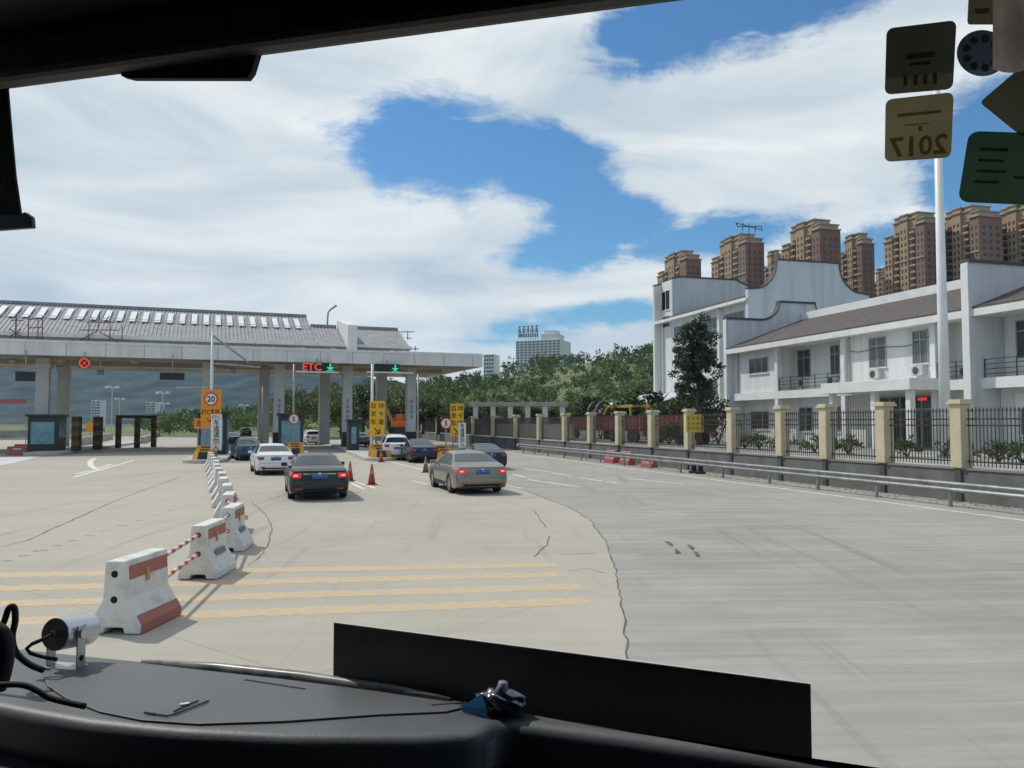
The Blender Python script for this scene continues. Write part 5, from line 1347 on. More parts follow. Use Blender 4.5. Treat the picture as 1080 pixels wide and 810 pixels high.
for i, (px, s, r, h, lm, lab) in enumerate(((701, 10, 1.9, 3.4, leaf_mid, "round green bush left of the tall dark tree"), (722, 9, 1.9, 4.0, leaf_dark, "dark bush directly left of the tree trunk"), (757, 8, 1.8, 3.4, leaf_dark, "dark bush between the tree trunk and the office gable"),
        (684, 13, 1.8, 3.0, leaf_dark, "dark bush below the pale shed roof"), (705, 5, 1.3, 1.3, leaf_mid, "low bush just behind the yellow notice on the fence"), (667, 16, 1.4, 2.6, leaf_dark, "dark bush beside the yellow loading frame"),
        (735, 13, 2.2, 4.6, leaf_dark, "tall dark bush against the white hall's wall"))):
    bush(lab, F(f_t(px, s), s, 1.0), r, h, lm, 1500)
for i, (px, lab) in enumerate(((800, "low planted shrub at the office's far end, behind the fence"), (828, "low shrub below the office's first balcony"), (858, "low shrub in front of the ground floor windows"), (1052, "low shrub behind the fence at the right edge"), (893, "low shrub left of the entrance canopy"), (1010, "low shrub right of the tall white mast's foot"), (955, "low shrub in front of the entrance doors"), (785, "low shrub against the office's far gable wall"), (1076, "low shrub cut by the picture's right edge"))):
    bush(lab, F(f_t(px, 5.5), 5.5, 1.0), .75, .8, leaf_mid, 420, .14, "low shrubs along the office front")
# trees along the foot of the hill, right of the canopy and under it
foot = [(446, 60, 8), (462, 52, 7), (478, 58, 8.5), (497, 60, 7), (515, 75, 9), (540, 82, 9), (562, 78, 8), (585, 74, 9), (606, 62, 7), (622, 44, 6.5), (645, 52, 8), (668, 48, 8), (690, 46, 8.5),
        (425, 82, 9), (405, 95, 8.5), (383, 100, 9), (360, 112, 10), (338, 115, 9), (318, 120, 9.5), (300, 125, 8)]
kinds = [leaf_mid, leaf_dark, leaf_light]
for i, (px, yard, h) in enumerate(foot):
    if px > 440: b = F(0); t = f_t(px, 14 + 4 * math.sin(i * 2.1)); b = F(t, 14 + 4 * math.sin(i * 2.1), 1.0)
    else: b = at(px, 446, 125 + 6 * (i % 3)); b.z = 0
    if 490 < px < 612: b = at(px, 446, 116 + 5 * (i % 3)); b.z = 1.0
    if px > 440 and not (30 < b.y < 175): b = at(px, 446, 110); b.z = 1.0
    k = (i * 7 + 1) % 3
    kk = 2 if px in (318, 338, 300) else k
    pos = "at the hill foot right of the canopy" if px > 440 else "among those between the canopy columns"
    words_ = ["round mid green", "dark dense", "yellow green"][kk]
    order = ["first", "second", "third", "fourth", "fifth", "sixth", "seventh", "eighth", "ninth", "tenth", "eleventh", "twelfth", "thirteenth"]
    n_ = order[i] if px > 440 else order[19 - i]
    hh = h * b.y / 115
    hh = min(hh, 8.5)
    if px > 440: hh = min(hh, 4.6 + .7 * math.sin(i * 1.7)) if b.y > 90 else min(hh, 4.6)
    tree("%s tree, %s from left %s" % (words_, n_, pos), b, hh, hh * .40, hh * .38, hh * .38, hh * .60, 1300, 26, hh * .15, kinds[kk], .34 * max(1, b.y / 110), .2, "trees along the foot of the hill", seed=50 + i, hollow=.3)

# ------------------------------------------------------------------ yard things behind the fence
def flat_shelter():
    Y = 96; a = at(596, 424.3, Y); b = at(497, 424.3, Y); zt = a.z - 1; L_ = (a - b).length
    o = thing("flat_roof_shelter", "long grey flat roofed shelter on white posts behind the fence", "shelter", (a.x, a.y, 1.0), PI / 2)
    MB().bx(-.3, 5, -.3, L_ + .3, zt - .45, zt).build("roof", pale_conc, o, bevel=.03)
    for k in range(6): y = L_ * (k + .15) / 5.4; m = MB(); m.bx(-.1, .4, y - .3, y + .3, 0, zt - .45); m.build("post", column_paint, o)
    m = MB(); m.bx(4.6, 4.8, 0, L_, 0, 1.6); m.build("back_wall", pale_conc, o)
flat_shelter()
a, b = F(f_t(604, 3.0), 3.0, 1.0), F(f_t(503, 3.0), 3.0, 1.0)
o = MB(); d_ = (b - a); o.bar(tuple((a + Vector((0, 0, .7)))), tuple(b + Vector((0, 0, .7))), .25, 1.4); tag(o.build("yard_wall", mat("whitish yard wall", (.56, .54, .50), .9, (.42, .40, .37), .4)), "low whitish wall standing just behind the fence left of the shelter posts", "wall")
def shed():
    b = F(f_t(697, 17), 17, 1.0); o = thing("shed", "low shed with pale sloping sheet roof behind the machinery", "shed", tuple(b), AXIS)
    L_ = 15; m = MB(); m.prism([(-.5, -.3, 3.6), (5, -.3, 4.9), (5, -.3, 4.98), (-.5, -.3, 3.68)], (0, L_, 0)); m.build("roof", mat("pale sheet roof", (.62, .64, .66), .5, (.5, .52, .54), .6), o)
    MB().bx(3.8, 4.2, 0, L_ - .6, 0, 4.4).build("wall", mat("shed wall", (.35, .30, .23), .9), o)
    for k in range(5): m = MB(); y = .2 + k * 3.4; m.bx(-.1, .1, y, y + .2, 0, 3.6); m.build("post", iron, o)
shed()
mach_red = mat("machine red paint", (.27, .055, .04), .6, (.17, .04, .03), 1.5)
mach_yel = mat("machine yellow paint", (.44, .28, .07), .55, (.4, .24, .05), 1.5)
def loading_frame():
    b = F(f_t(665, 9), 9, 1.0); o = thing("loading_frame", "yellow steel loading frame standing over the red machinery", "frame", tuple(b), AXIS)
    m = MB()
    for x in (0, 1.6):
        for y in (0, 4.2): m.bar((x, y, 0), (x, y, 3.0), .16)
        m.bar((x, -.5, 3.0), (x, 5.2, 3.05), .2, .26)
    m.bar((0, 0, 3), (1.6, 0, 3), .14); m.bar((0, 4.2, 3), (1.6, 4.2, 3), .14); m.bar((0, 5.2, 3.0), (0, 6.2, 2.3), .16); m.build("steel_frame", mach_yel, o)
    q = MB(); q.bx(-.1, 1.7, 1.2, 2.4, 1.2, 2.0); q.build("drive_box", mach_yel, o)
loading_frame()
def red_trailer(px, s, L_, label, ribs):
    b = F(f_t(px, s), s, 1.0); o = thing("red_trailer", label, "trailer", tuple(b), AXIS, "red machinery parked in the yard")
    MB().bx(-.9, .9, 0, L_, .85, 1.05).build("chassis", mach_red, o)
    m = MB(); m.bx(-1.0, -.9, 0, L_, 1.05, 2.0); m.bx(.9, 1.0, 0, L_, 1.05, 2.0); m.bx(-.9, .9, 0, .1, 1.05, 2.0); m.bx(-.9, .9, L_ - .1, L_, 1.05, 2.0); m.build("side_board", mach_red, o)
    r = MB()
    for k in range(ribs): y = L_ * (k + .5) / ribs; r.bx(-1.07, -1.003, y - .05, y + .05, 1.0, 2.05)
    r.build("side_rib", mat("faded machine red", (.46, .12, .10), .6), o)
    for y in (L_ * .2, L_ * .32, L_ * .8):
        for x in (-.95, .72): t = MB(); t.tube([(x, y, .45), (x + .24, y, .45)], .45, 18); t.build("wheel", rubber, o)
    d = MB(); d.bar((0, 0, .9), (0, -1.4, .7), .12); d.build("drawbar", mach_red, o)
red_trailer(690, 6.0, 7.5, "dark red trailer with ribbed side between the second and fourth near pillars", 12)
red_trailer(742, 7.0, 6.5, "long dull red trailer behind the yellow notice", 9)
red_trailer(640, 7.5, 7.0, "dark red trailer farther off below the black hose reel", 10)
def hose_reel():
    b = F(f_t(633, 9.5), 9.5, 1.0); o = thing("hose_reel", "big dark round reel standing upright behind the fence", "reel", tuple(b), AXIS + R(25))
    n = 30; z = 2.3; r = MB()
    for y in (-.5, .5):
        vs = [(math.cos(2 * PI * k / n) * q, y + e, z + math.sin(2 * PI * k / n) * q) for q, e in ((1.35, -.08), (1.35, .08), (1.05, .08), (1.05, -.08)) for k in range(n)]
        r.add(vs, [(a * n + k, a * n + (k + 1) % n, ((a + 1) % 4) * n + (k + 1) % n, ((a + 1) % 4) * n + k) for a in range(4) for k in range(n)])
        for k in range(4): a = PI * k / 4; r.bar((-1.1 * math.cos(a), y, z - 1.1 * math.sin(a)), (1.1 * math.cos(a), y, z + 1.1 * math.sin(a)), .08)
    r.tube([(0, -.6, z), (0, .6, z)], .6, 20); r.build("reel_wheel", mat("dark reel steel", (.07, .065, .06), .6), o)
    q = MB()
    for y in (-.7, .7): q.bar((-.7, y, 0), (0, y, z), .1); q.bar((.7, y, 0), (0, y, z), .1)
    q.build("stand", mach_red, o)
hose_reel()
def excavator():
    b = at(424, 446, 112); b.z = 1.0; o = thing("excavator", "small orange excavator seen between the canopy columns beyond the fence", "excavator", tuple(b), R(160))
    og = mat("excavator orange", (.55, .12, .02), .5)
    m = MB(); m.bx(-1.3, 1.3, -.9, .9, .9, 1.7); m.bx(-.2, .9, -.8, .2, 1.7, 2.7); m.build("body", og, o, bevel=.06)
    MB().bx(-.1, .8, -.83, -.805, 1.9, 2.6).build("cab_window", dark_glass, o)
    for y in (-.9, .9): t = MB(); t.tube([(-1.2, y - .2, .42), (-1.2, y + .2, .42)], .42, 14); t.tube([(1.2, y - .2, .42), (1.2, y + .2, .42)], .42, 14); t.bx(-1.2, 1.2, y - .2, y + .2, .02, .82); t.build("track", trim_black, o)
    t = MB(); t.bar((1.2, .4, 1.5), (2.4, .4, 3.6), .3); t.bar((2.4, .4, 3.6), (3.6, .4, 2.2), .22); t.build("boom", og, o); t = MB(); t.prism([(3.4, .1, 2.2), (3.9, .1, 2.0), (3.8, .1, 1.4), (3.2, .1, 1.5)], (0, .6, 0)); t.build("bucket", trim_black, o)
excavator()
# yellow notice hung on a fence pillar
t = f_t(733, -.34); c = F(t, -.34, 0); c.z = at(733, 446.5, c.y).z
o = thing("yellow_notice", "square yellow notice board with faded lettering hung on a fence pillar", "sign", tuple(c), R(2))
w_ = 19 * c.y / 840; h_ = 19 * c.y / 840
MB().bx(-w_ / 2, w_ / 2, -.03, .0, -h_ / 2, h_ / 2).build("panel", mat("faded yellow board", (.60, .44, .06), .6, (.48, .34, .06), 3), o)
m = MB()
for r_ in range(3):
    for k in range(4):
        x = -w_ * .36 + k * w_ * .24; z = h_ * .28 - r_ * h_ * .28
        m.bx(x - .07, x + .07, -.036, -.031, z - .02, z + .02); m.bx(x - .02, x + .02, -.037, -.031, z - .09, z + .09)
m.build("faded_lettering", mat("faded olive lettering", (.20, .17, .04), .7), o)
# ------------------------------------------------------------------ the cab we look out of (local frame: x right, y forward)
CR = R(-17.3); CW = Vector((math.cos(CR), math.sin(CR), 0)); CH = Vector((-math.sin(CR), math.cos(CR), 0))
ZD = 2.14
cab = thing("vehicle_cab", "dark interior of the vehicle cab with dashboard, roof edge and windscreen", "vehicle cab", (0, 0, 0), CR)
def cabp(p): return Vector((p.dot(CW), p.dot(CH), p.z))
def ray_plane_y(px, py, b0, slope=0.0, z0=0.0):
    """point on the ray where forward distance = b0 + slope * (z - z0) (cab frame)"""
    d = ray(px, py); f = d.dot(CH); t = (b0 + slope * (2.5 - z0)) / (f - slope * d.z); return cabp(Vector((0, 0, 2.5)) + d * t)
def dash_pt(px, py, z=ZD): return cabp(gd(px, py, z))
WS = (1.035, -.36, 2.1)      # windscreen: forward distance at z = 2.1, lean per metre
def ws_pt(px, py, off=0.0): p = ray_plane_y(px, py, WS[0] - off, WS[1], WS[2]); return p
cab_black = mat("dark cab plastic", (.022, .022, .022), .75, (.016, .016, .016), 6, bump=.2)
dash_mat = mat("grained dashboard plastic", (.105, .113, .121), .5, (.085, .092, .099), 9, bump=.05, fine=26, spec=.5)
pad_mat = mat("dashboard lid plastic", (.110, .119, .128), .55, (.088, .096, .104), 5, bump=.05, fine=40)
# dashboard top
far_ = [(-260, 652), (0, 680), (95, 690), (230, 703), (360, 717), (480, 735), (600, 757), (750, 781), (930, 808), (1150, 842), (1420, 885)]
near = [(1420, 905), (1150, 856), (930, 816), (800, 797), (660, 778), (560, 765), (532, 762), (522, 765), (510, 772), (500, 776), (440, 778), (300, 777), (180, 771), (90, 762), (30, 752), (0, 746), (-260, 700)]
A = [dash_pt(*p) for p in far_]; B = [dash_pt(*p) for p in near]
m = MB(); poly = [(p.x, p.y, ZD) for p in A + B]; m.prism(poly, (0, 0, -.06)); do_ = m.build("dashboard", dash_mat, cab, bevel=.026, angle=60); do_.modifiers["bevel"].segments = 6
n = len(B); m = MB()
# front face of the dashboard falling away below its near edge
lo = [Vector((p.x, p.y - .03, ZD - .075)) for p in B]; lo2 = [Vector((p.x, p.y - .16, 1.3)) for p in B]
m.add([tuple(v) for v in lo] + [tuple(v) for v in lo2], [(i, i + 1, n + i + 1, n + i) for i in range(n - 1)])
m.add([(p.x, p.y + .01, ZD - .06) for p in B] + [tuple(v) for v in lo], [(i, i + 1, n + i + 1, n + i) for i in range(n - 1)])
m.add([(A[0].x, 1.05, 1.25), (A[-1].x, 1.05, 1.25), (A[-1].x, 1.05, 2.06), (A[0].x, 1.05, 2.06)], [(0, 1, 2, 3)])
m.build("dashboard_front", cab_black, cab)
# raised lid on the dashboard
lid = [(46, 713), (54, 704), (72, 699), (105, 697), (180, 702), (300, 715), (400, 728), (470, 739), (492, 744), (470, 749), (400, 752), (300, 759), (210, 762), (150, 758), (105, 749), (68, 734), (50, 722)]
q = [dash_pt(*p, ZD + .004) for p in lid]
MB().prism([(p.x, p.y, ZD + .0005) for p in q], (0, 0, .0022)).build("dashboard_lid", pad_mat, cab, bevel=.001)
# ridge along the far edge, the sun's sparkle painted in its pale colour
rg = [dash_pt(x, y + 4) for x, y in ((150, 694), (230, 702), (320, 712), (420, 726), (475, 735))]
MB().tube([(p.x, p.y, ZD + .001) for p in rg], [.003, .009, .010, .008, .003], 8).build("glint_bead", mat("painted glint bead", (.34, .34, .33), .35, (.12, .12, .12), 30), cab, smooth=True)
# dark slots in the dashboard
for a_, b_ in (((258, 719), (322, 729)), ((455, 746), (492, 743))):
    p, r = dash_pt(*a_), dash_pt(*b_); s = MB(); s.bar((p.x, p.y, ZD + .0025), (r.x, r.y, ZD + .0025), .004, .0012); s.build("dashboard_slot", hole_dark, cab)
# roof edge, header strips, side posts
h0, h1 = ray_plane_y(0, 97, .72), ray_plane_y(735, 1, .72)
hz = (h0.z + h1.z) / 2
kx = (h1.z - h0.z) / (h1.x - h0.x)
def hz_at(x): return h0.z + kx * (x - h0.x)
m = MB(); X0, X1 = -1.7, 1.25
m.prism([(X0, .70, hz_at(X0) + .045), (X1, .70, hz_at(X1) + .045), (X1, .70, hz_at(X1) + .55), (X0, .70, hz_at(X0) + .55)], (0, .10, 0)); m.build("header_panel", cab_black, cab)
m = MB(); m.prism([(X0, .72, hz_at(X0)), (X1, .72, hz_at(X1)), (X1, .72, hz_at(X1) + .05), (X0, .72, hz_at(X0) + .05)], (0, -.03, 0)); m.build("header_trim", mat("grey header trim", (.03, .031, .032), .6), cab, bevel=.008)
m = MB(); m.prism([(X0, .64, hz_at(X0) + .062), (X1, .64, hz_at(X1) + .062), (X1, .64, hz_at(X1) + .075), (X0, .64, hz_at(X0) + .075)], (0, .058, 0)); m.build("header_seam", mat("grey header seam", (.03, .03, .032), .6), cab)
MB().bx(X0, X1, -2.6, .86, hz + .5, hz + .56).build("roof", cab_black, cab)
MB().bx(X0, X1, -2.6, -2.54, .9, hz + .5).build("back_wall", cab_black, cab)
for x in (X0, X1):
    MB().bx(x - .03, x + .03, -2.5, .35, .9, hz + .5).build("light_block_side", cab_black, cab); m = MB(); m.bar((x, 1.06, 1.3), (x, .74, hz + .5), .1, .14); m.build("windscreen_post", cab_black, cab)  # solid unseen side panels, raised to full height to block light
MB().bx(X0, X1, -2.6, 1.05, .85, .9).build("floor", cab_black, cab)
# flat lump under the header (shade mount)
lp_ = [ray_plane_y(x, y, .715) for x, y in ((128, 80), (138, 82.5), (260, 82.5), (265, 76), (276, 40), (120, 55))]
m = MB(); m.prism([(p.x, p.y, p.z) for p in lp_], (0, .008, 0)); m.build("mirror_mount", cab_black, cab)
# hanging dark trim at the left edge of the windscreen, with a foot
pts = [ray_plane_y(x, y, .78) for x, y in ((-12, 20), (6, 20), (7, 95), (10, 130), (15, 185), (21, 226), (-12, 228))]
m = MB(); m.prism([(p.x, p.y, p.z) for p in pts], (0, .005, 0)); m.build("hanging_trim", cab_black, cab, bevel=.002)
pts = [ray_plane_y(x, y, .775) for x, y in ((-14, 226), (22, 225), (25, 223), (32, 228), (33, 240), (-14, 243.5))]
m = MB(); m.prism([(p.x, p.y, p.z) for p in pts], (0, .008, 0)); m.build("hanging_trim_foot", mat("grey trim foot", (.05, .052, .055), .4), cab, bevel=.002)
# windscreen pane
gm = bpy.data.materials.new("windscreen glass"); gm.use_nodes = True; nt = gm.node_tree; nt.nodes.clear()
tr = nt.nodes.new("ShaderNodeBsdfTransparent"); tr.inputs[0].default_value = (.945, .965, .96, 1); ou = nt.nodes.new("ShaderNodeOutputMaterial"); nt.links.new(tr.outputs[0], ou.inputs[0])
def wy(z): return WS[0] + WS[1] * (z - WS[2])
m = MB(); m.add([(X0 + .05, wy(2.0), 2.0), (X1 - .05, wy(2.0), 2.0), (X1 - .05, wy(3.0), 3.0), (X0 + .05, wy(3.0), 3.0)], [(0, 1, 2, 3)]); m.build("windscreen", gm, cab)

# ------------------------------------------------------------------ things on the dashboard and windscreen
def cab_thing(name, label, cat, p, group=None):
    w = CW * p.x + CH * p.y; return thing(name, label, cat, (w.x, w.y, p.z), CR, group)
def loc(o_p, pts): return [Vector(p) - o_p for p in pts]
# dark board standing between dashboard and windscreen
YB = 1.0
a, b = ray_plane_y(352, 657.5, YB), ray_plane_y(855, 722.5, YB)
o = cab_thing("dark_board", "long dark flat board leaning upright along the windscreen's foot", "board", Vector((a.x, YB, 2.06)))
m = MB(); m.prism([(0, 0, 0), (b.x - a.x, 0, 0), (b.x - a.x, 0, b.z - 2.06), (0, 0, a.z - 2.06)], (0, .004, 0)); m.build("board_panel", mat("matt dark brown board", (.14, .13, .118), .5, (.10, .085, .072), 3), o)
m = MB(); m.prism([(0, -.0005, a.z - 2.0599), (b.x - a.x, -.0005, b.z - 2.0599), (b.x - a.x, -.0005, b.z - 2.0585), (0, -.0005, a.z - 2.0585)], (0, .005, 0)); m.build("sunlit_edge", mat("painted sunlit edge", (.6, .58, .54), .6), o)  # sun on the board's top edge painted as a pale strip
# crumpled blue wrapper with a clear bottle neck in front of the board
c = ray_plane_y(528, 740, .955)
o = cab_thing("plastic_bottle", "crumpled clear plastic bottle with blue label lying before the dark board", "bottle", Vector((c.x, c.y, ZD + .016)))
bmx = bmesh.new(); bmesh.ops.create_icosphere(bmx, subdivisions=4, radius=1.0)
for v in bmx.verts:
    n_ = v.co.copy(); k = 1 + .10 * math.sin(n_.x * 7 + n_.z * 5) * math.sin(n_.y * 6 + 1) + .07 * math.sin(n_.z * 13 + n_.x * 9)
    v.co = Vector((n_.x * .032, n_.y * .018, n_.z * .015)) * k
me = bpy.data.meshes.new("body"); bmx.to_mesh(me); bmx.free(); me.polygons.foreach_set("use_smooth", [True] * len(me.polygons))
me.materials.append(mat("dark violet plastic film", (.05, .045, .09), .12, (.02, .02, .04), 25, spec=.9, coat=1.0))
bo = bpy.data.objects.new("body", me); COL.objects.link(bo); bo.parent = o; WM[bo.name] = WM[o.name]
m = MB(); m.tube([(.0, -.004, .008), (.004, -.004, .018), (.005, -.004, .025)], [.009, .007, .006], 12); m.build("neck", mat("greyish clear plastic", (.30, .30, .36), .1, spec=.9), o, smooth=True)
m = MB(); m.add([(-.050, -.010, -.010), (-.022, -.016, .010), (-.012, -.020, -.003), (-.012, -.018, -.016), (-.046, -.010, -.015)], [(0, 1, 2), (0, 2, 3, 4)]); so = m.build("blue_label", mat("bright blue label foil", (.05, .32, .62), .25, (.03, .2, .5), 20), o); sm = so.modifiers.new("t", 'SOLIDIFY'); sm.thickness = .0006
# small bullet camera on a bracket
c = ray_plane_y(74, 670, 1.01); base = dash_pt(78, 694)
bp_ = Vector((base.x, min(base.y, 1.0), ZD))
o = cab_thing("dash_camera", "small silver cylindrical camera on a holed steel bracket on the dashboard", "camera", bp_)
Wd = ray(74, 671); Yc = 1.17
def cl(px, py, Y): return cabp(at(px, py, Y)) - bp_
p0, p1 = cl(58, 669, Yc), cl(92, 663, Yc + .062)
ax = (p1 - p0).normalized(); r_ = 17 / 840 * Yc
m = MB(); m.tube([p0, p0 + ax * .002, p0 + ax * .004, p1], [r_ * .97, r_, r_, r_], 28); m.build("housing", mat("brushed aluminium shell", (.62, .64, .68), .28, (.5, .52, .56), 14, metal=.75), o, angle=40)
m = MB(); m.tube([p0 - ax * .001, p0 + ax * .001], r_ * .94, 28); eo = m.build("end_cap", mat("worn bronze grey cap", (.16, .145, .125), .4, (.10, .09, .08), 18, metal=.4), o)
m = MB(); m.tube([p0 - ax * .009, p0 - ax * .001], .0055, 12); m.build("cable_gland", chrome, eo)
steel = mat("bracket steel", (.55, .55, .54), .35, (.42, .42, .42), 12, metal=.7)
for (tx, bx_) in (((73, 666), (74, 696)),):
    t, bt = cl(79, 668, Yc - .012), cl(74, 695, Yc - .012)
rt = ax.cross(Vector((0, 0, 1))).normalized()
mid = p0 + ax * .022
m = MB()
for sgn in (1, -1):
    top = mid + rt * sgn * (r_ + .002); bot = Vector((top.x, top.y, .001))
    m.bar(bot, top + Vector((0, 0, .012)), .016, .002, up=rt)
m.bar(Vector((mid.x - rt.x * (r_ + .003), mid.y - rt.y * (r_ + .003), .002)), Vector((mid.x + rt.x * (r_ + .003), mid.y + rt.y * (r_ + .003), .002)), .03, .002)
bo = m.build("bracket", steel, o)
m = MB(); sgn = 1 if (mid + rt * (r_ + .002)).dot(Vector((0, -1, 0))) > (mid - rt * (r_ + .002)).dot(Vector((0, -1, 0))) else -1
for sgn in (1, -1):
    m = MB(); top = mid + rt * sgn * (r_ + .003)
    m.tube([top, top + rt * sgn * .004], .0065, 14); m.build("screw", [chrome], bo)
    m = MB(); m.tube([Vector((top.x, top.y, .016)) - rt * sgn * .0005, Vector((top.x, top.y, .016)) + rt * sgn * .0008], .0042, 12); m.build("bracket_hole", [hole_dark], bo)
if 0: m.build("screw", [trim_black], bo)
m = MB(); m.tube([p0 - ax * .008] + [cl(x, y, Yc - .02) for x, y in ((46, 674), (34, 679), (28, 684), (32, 689), (46, 693), (60, 695.5))], .0028, 8); m.build("camera_cable", rubber, o, smooth=True)
# black cables at the left
Yc = 1.08
def cable(label, pts, r, Y):
    p = [cabp(at(x, y, Y)) for x, y in pts]; o = cab_thing("black_cable", label, "cable", p[-1])
    # smooth the polyline
    q = []
    for i in range(len(p) - 1):
        a0, a1, a2, a3 = p[max(i - 1, 0)], p[i], p[i + 1], p[min(i + 2, len(p) - 1)]
        for k in range(6):
            t = k / 6; q.append(.5 * ((2 * a1) + (a2 - a0) * t + (2 * a0 - 5 * a1 + 4 * a2 - a3) * t * t + (3 * a1 - a0 - 3 * a2 + a3) * t ** 3))
    q.append(p[-1]); MB().tube([v - p[-1] for v in q], r, 10).build("cable_body", rubber, o, smooth=True)
cable("thin black cable looping up at the dashboard's left end", ((-20, 690), (2, 660), (9, 642), (15, 641), (16, 655), (13, 672), (17, 688), (30, 700), (46, 707)), .0042, 1.10)
cable("thick black cable rising at the picture's left edge", ((-22, 664), (-6, 664), (4, 672), (6, 690), (2, 712), (-3, 726)), .0105, 1.02)
cable("black cable lying curved across the dashboard's left end", ((-30, 724), (8, 722), (26, 723), (40, 729), (55, 737), (90, 745)), .0036, .97)
# folded wire spectacles-like clip lying on the lid
pz = ZD + .0045
def dl(x, y): return dash_pt(x, y, pz)
c = dl(190, 748); o = cab_thing("wire_clip", "thin black wire clip lying on the dashboard lid", "clip", c)
m = MB()
for pts in (((152, 751.5), (176, 755), (185, 753), (220, 739)), ((183, 750.5), (197, 743.5), (209, 739)), ((152, 751.5), (164, 752.5))): m.tube([dl(*p) - c for p in pts], .0011, 6)
m.build("wire", trim_black, o); m = MB(); m.bar(dl(190, 743) - c, dl(200, 741.5) - c, .006, .0012); m.build("bright_tab", white_sign, o)

def sticker(name, label, corners, mats_, r=.10, off=.004, strokes=(), text=None, group="stickers on the windscreen"):
    """rounded card on the inside of the windscreen; corners in photo pixels, clockwise from top left"""
    P = [ws_pt(x, y, off) for x, y in corners]; c = (P[0] + P[1] + P[2] + P[3]) / 4
    o = cab_thing(name, label, "sticker", c, group)
    def bil(u, v): return P[0] * (1 - u) * (1 - v) + P[1] * u * (1 - v) + P[2] * u * v + P[3] * (1 - u) * v - c
    out = []
    for cu, cv, a0 in ((r, r, PI), (1 - r, r, 1.5 * PI), (1 - r, 1 - r, 0), (r, 1 - r, .5 * PI)):
        for k in range(5):
            a = a0 + k / 4 * PI / 2; out.append((cu + r * math.cos(a), cv + r * math.sin(a)))
    m = MB(); m.sheet([bil(u, v) for u, v in out]); m.build("card", mats_[0], o)
    q = MB()
    for (u0, v0, u1, v1) in strokes: q.sheet([bil(u0, v0) - Vector((0, .0006, 0)), bil(u1, v0) - Vector((0, .0006, 0)), bil(u1, v1) - Vector((0, .0006, 0)), bil(u0, v1) - Vector((0, .0006, 0))])
    if text:
        rt_ = (bil(1, .5) - bil(0, .5)); up = bil(.5, 0) - bil(.5, 1)
        put_text(q, text[0], text[1], bil(*text[2]) - Vector((0, .0005, 0)), rt_, up, mirror=True, bold=.0006)
    if q.v: q.build("printing", mats_[1], o)
    return o
olive = mat("dark olive sticker back", (.05, .05, .032), .7, (.035, .035, .024), 20, transl=.6)
tan_ = mat("tan sticker back", (.135, .117, .063), .7, (.10, .087, .05), 20, transl=.6)
green_s = mat("dark green sticker back", (.026, .048, .028), .7, (.019, .036, .022), 20, transl=.6)
dk = mat("dark sticker print", (.26, .28, .19), .7, transl=.85); dk2 = mat("brown sticker print", (.42, .34, .19), .7, transl=.85)
sticker("inspection_sticker", "dark olive square sticker, upper of the left pair", ((935, 30), (1009, 21), (1005, 94), (933, 100)), (olive, dk), strokes=((.3, .42, .72, .50), (.36, .55, .66, .60), (.27, .74, .33, .9), (.42, .74, .48, .9), (.56, .74, .62, .9), (.70, .74, .76, .9)))
sticker("inspection_sticker", "tan square sticker with mirrored 2017 printing, lower of the left pair", ((934, 105), (1006, 97), (1003, 166), (933, 171)), (tan_, dk2), strokes=((.18, .25, .82, .30), (.28, .43, .66, .45), (.5, .47, .56, .55)), text=("2017", .024, (.5, .78)))
sticker("green_sticker", "large dark green rounded sticker above the brown towers", ((1022, 138), (1110, 141), (1104, 217), (1010, 213)), (green_s, dk), r=.13, strokes=((.16, .22, .5, .27), (.16, .38, .46, .42), (.16, .53, .5, .57), (.16, .68, .44, .72), (.6, .6, .9, .64)))
sticker("olive_sticker", "dark olive sticker set cornerwise at the picture's right edge", ((1033, 108), (1082, 66), (1140, 100), (1080, 146)), (olive, dk), r=.08)
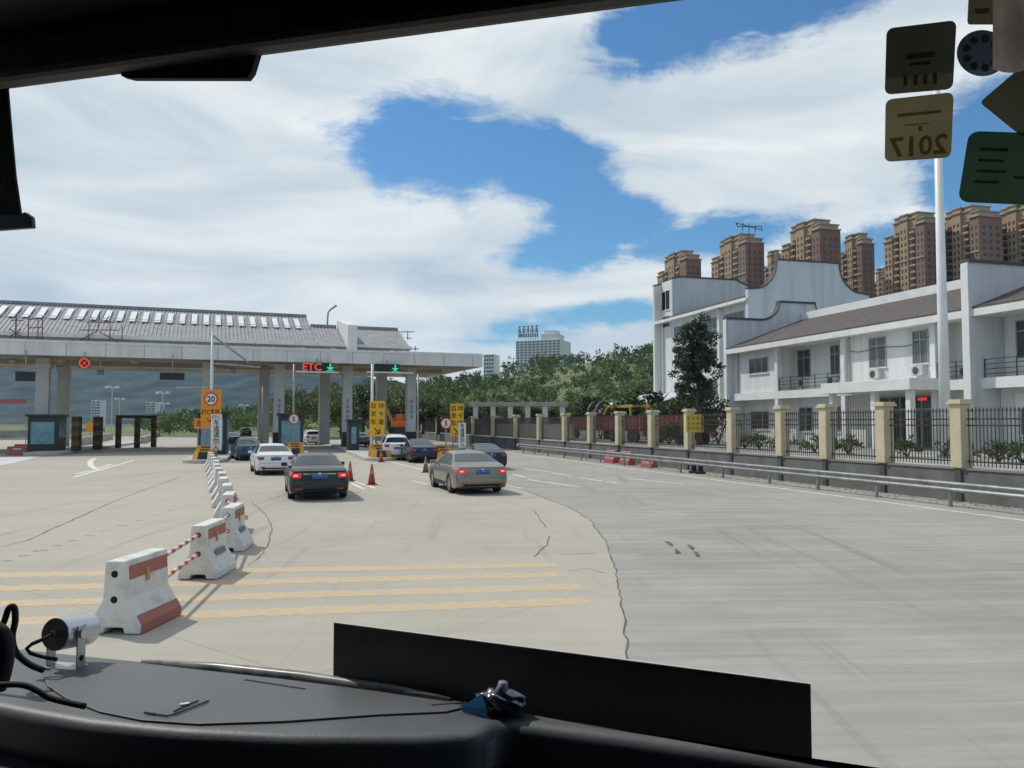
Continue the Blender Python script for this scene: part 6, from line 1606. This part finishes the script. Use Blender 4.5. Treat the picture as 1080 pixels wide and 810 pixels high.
sticker("small_tan_sticker", "small tan brown sticker cut by the top edge, left of the hanging cloth", ((1023, -30), (1060, -34), (1058, 26), (1020, 26)), (tan_, dk2), r=.08, strokes=((.2, .7, .6, .8),))
cpt = ws_pt(1036, 56, .004)
o = cab_thing("round_sticker", "round grey patterned sticker beside the hanging cloth", "sticker", cpt, "stickers on the windscreen")
n = 32; ring = [ws_pt(1036 + 27 * math.cos(2 * PI * k / n), 56 + 24.5 * math.sin(2 * PI * k / n), .004) - cpt for k in range(n)]
m = MB(); m.sheet(ring); m.build("card", mat("dark grey sticker back", (.05, .06, .075), .6, (.035, .042, .055), 30, transl=.6), o)
m = MB()
for k in range(9):
    a = 2 * PI * k / 9; cx, cy = 1036 + 17 * math.cos(a), 56 + 15.5 * math.sin(a)
    m.prism([ws_pt(cx + 4.6 * math.cos(2 * PI * j / 8), cy + 4.4 * math.sin(2 * PI * j / 8), .0048) - cpt for j in range(8)], (0, .0005, 0))
m.build("pale_dots", mat("pale sticker dots", (.20, .22, .24), .6, transl=.3), o)
# grey brown cloth hanging in the top right corner
ed = [(1047, -64), (1047, 20), (1048, 50), (1050, 73), (1062, 76), (1090, 78), (1120, 60), (1120, -64)]
P = [ray_plane_y(x, y, .685) for x, y in ed]; c = P[0]
o = cab_thing("hanging_cloth", "grey brown cloth hanging in the windscreen's top right corner", "cloth", c)
m = MB(); nU, nV = 14, 8; grid = []
for a in range(nU + 1):
    for b in range(nV + 1):
        x = 1047 + (1130 - 1047) * a / nU; yb = 73 + 4 * math.sin(a * .5); y = -64 + (yb + 64) * b / nV
        p = ray_plane_y(x, y, .685 + .010 * math.sin(a * 1.1) * (b / nV) + .004 * math.sin(b)); grid.append(p - c)
m.add(grid, [(a * (nV + 1) + b, (a + 1) * (nV + 1) + b, (a + 1) * (nV + 1) + b + 1, a * (nV + 1) + b + 1) for a in range(nU) for b in range(nV)])
so = m.build("cloth_body", mat("grey brown cloth", (.62, .56, .52), .9, (.36, .26, .19), 9, transl=.7), o, smooth=True)
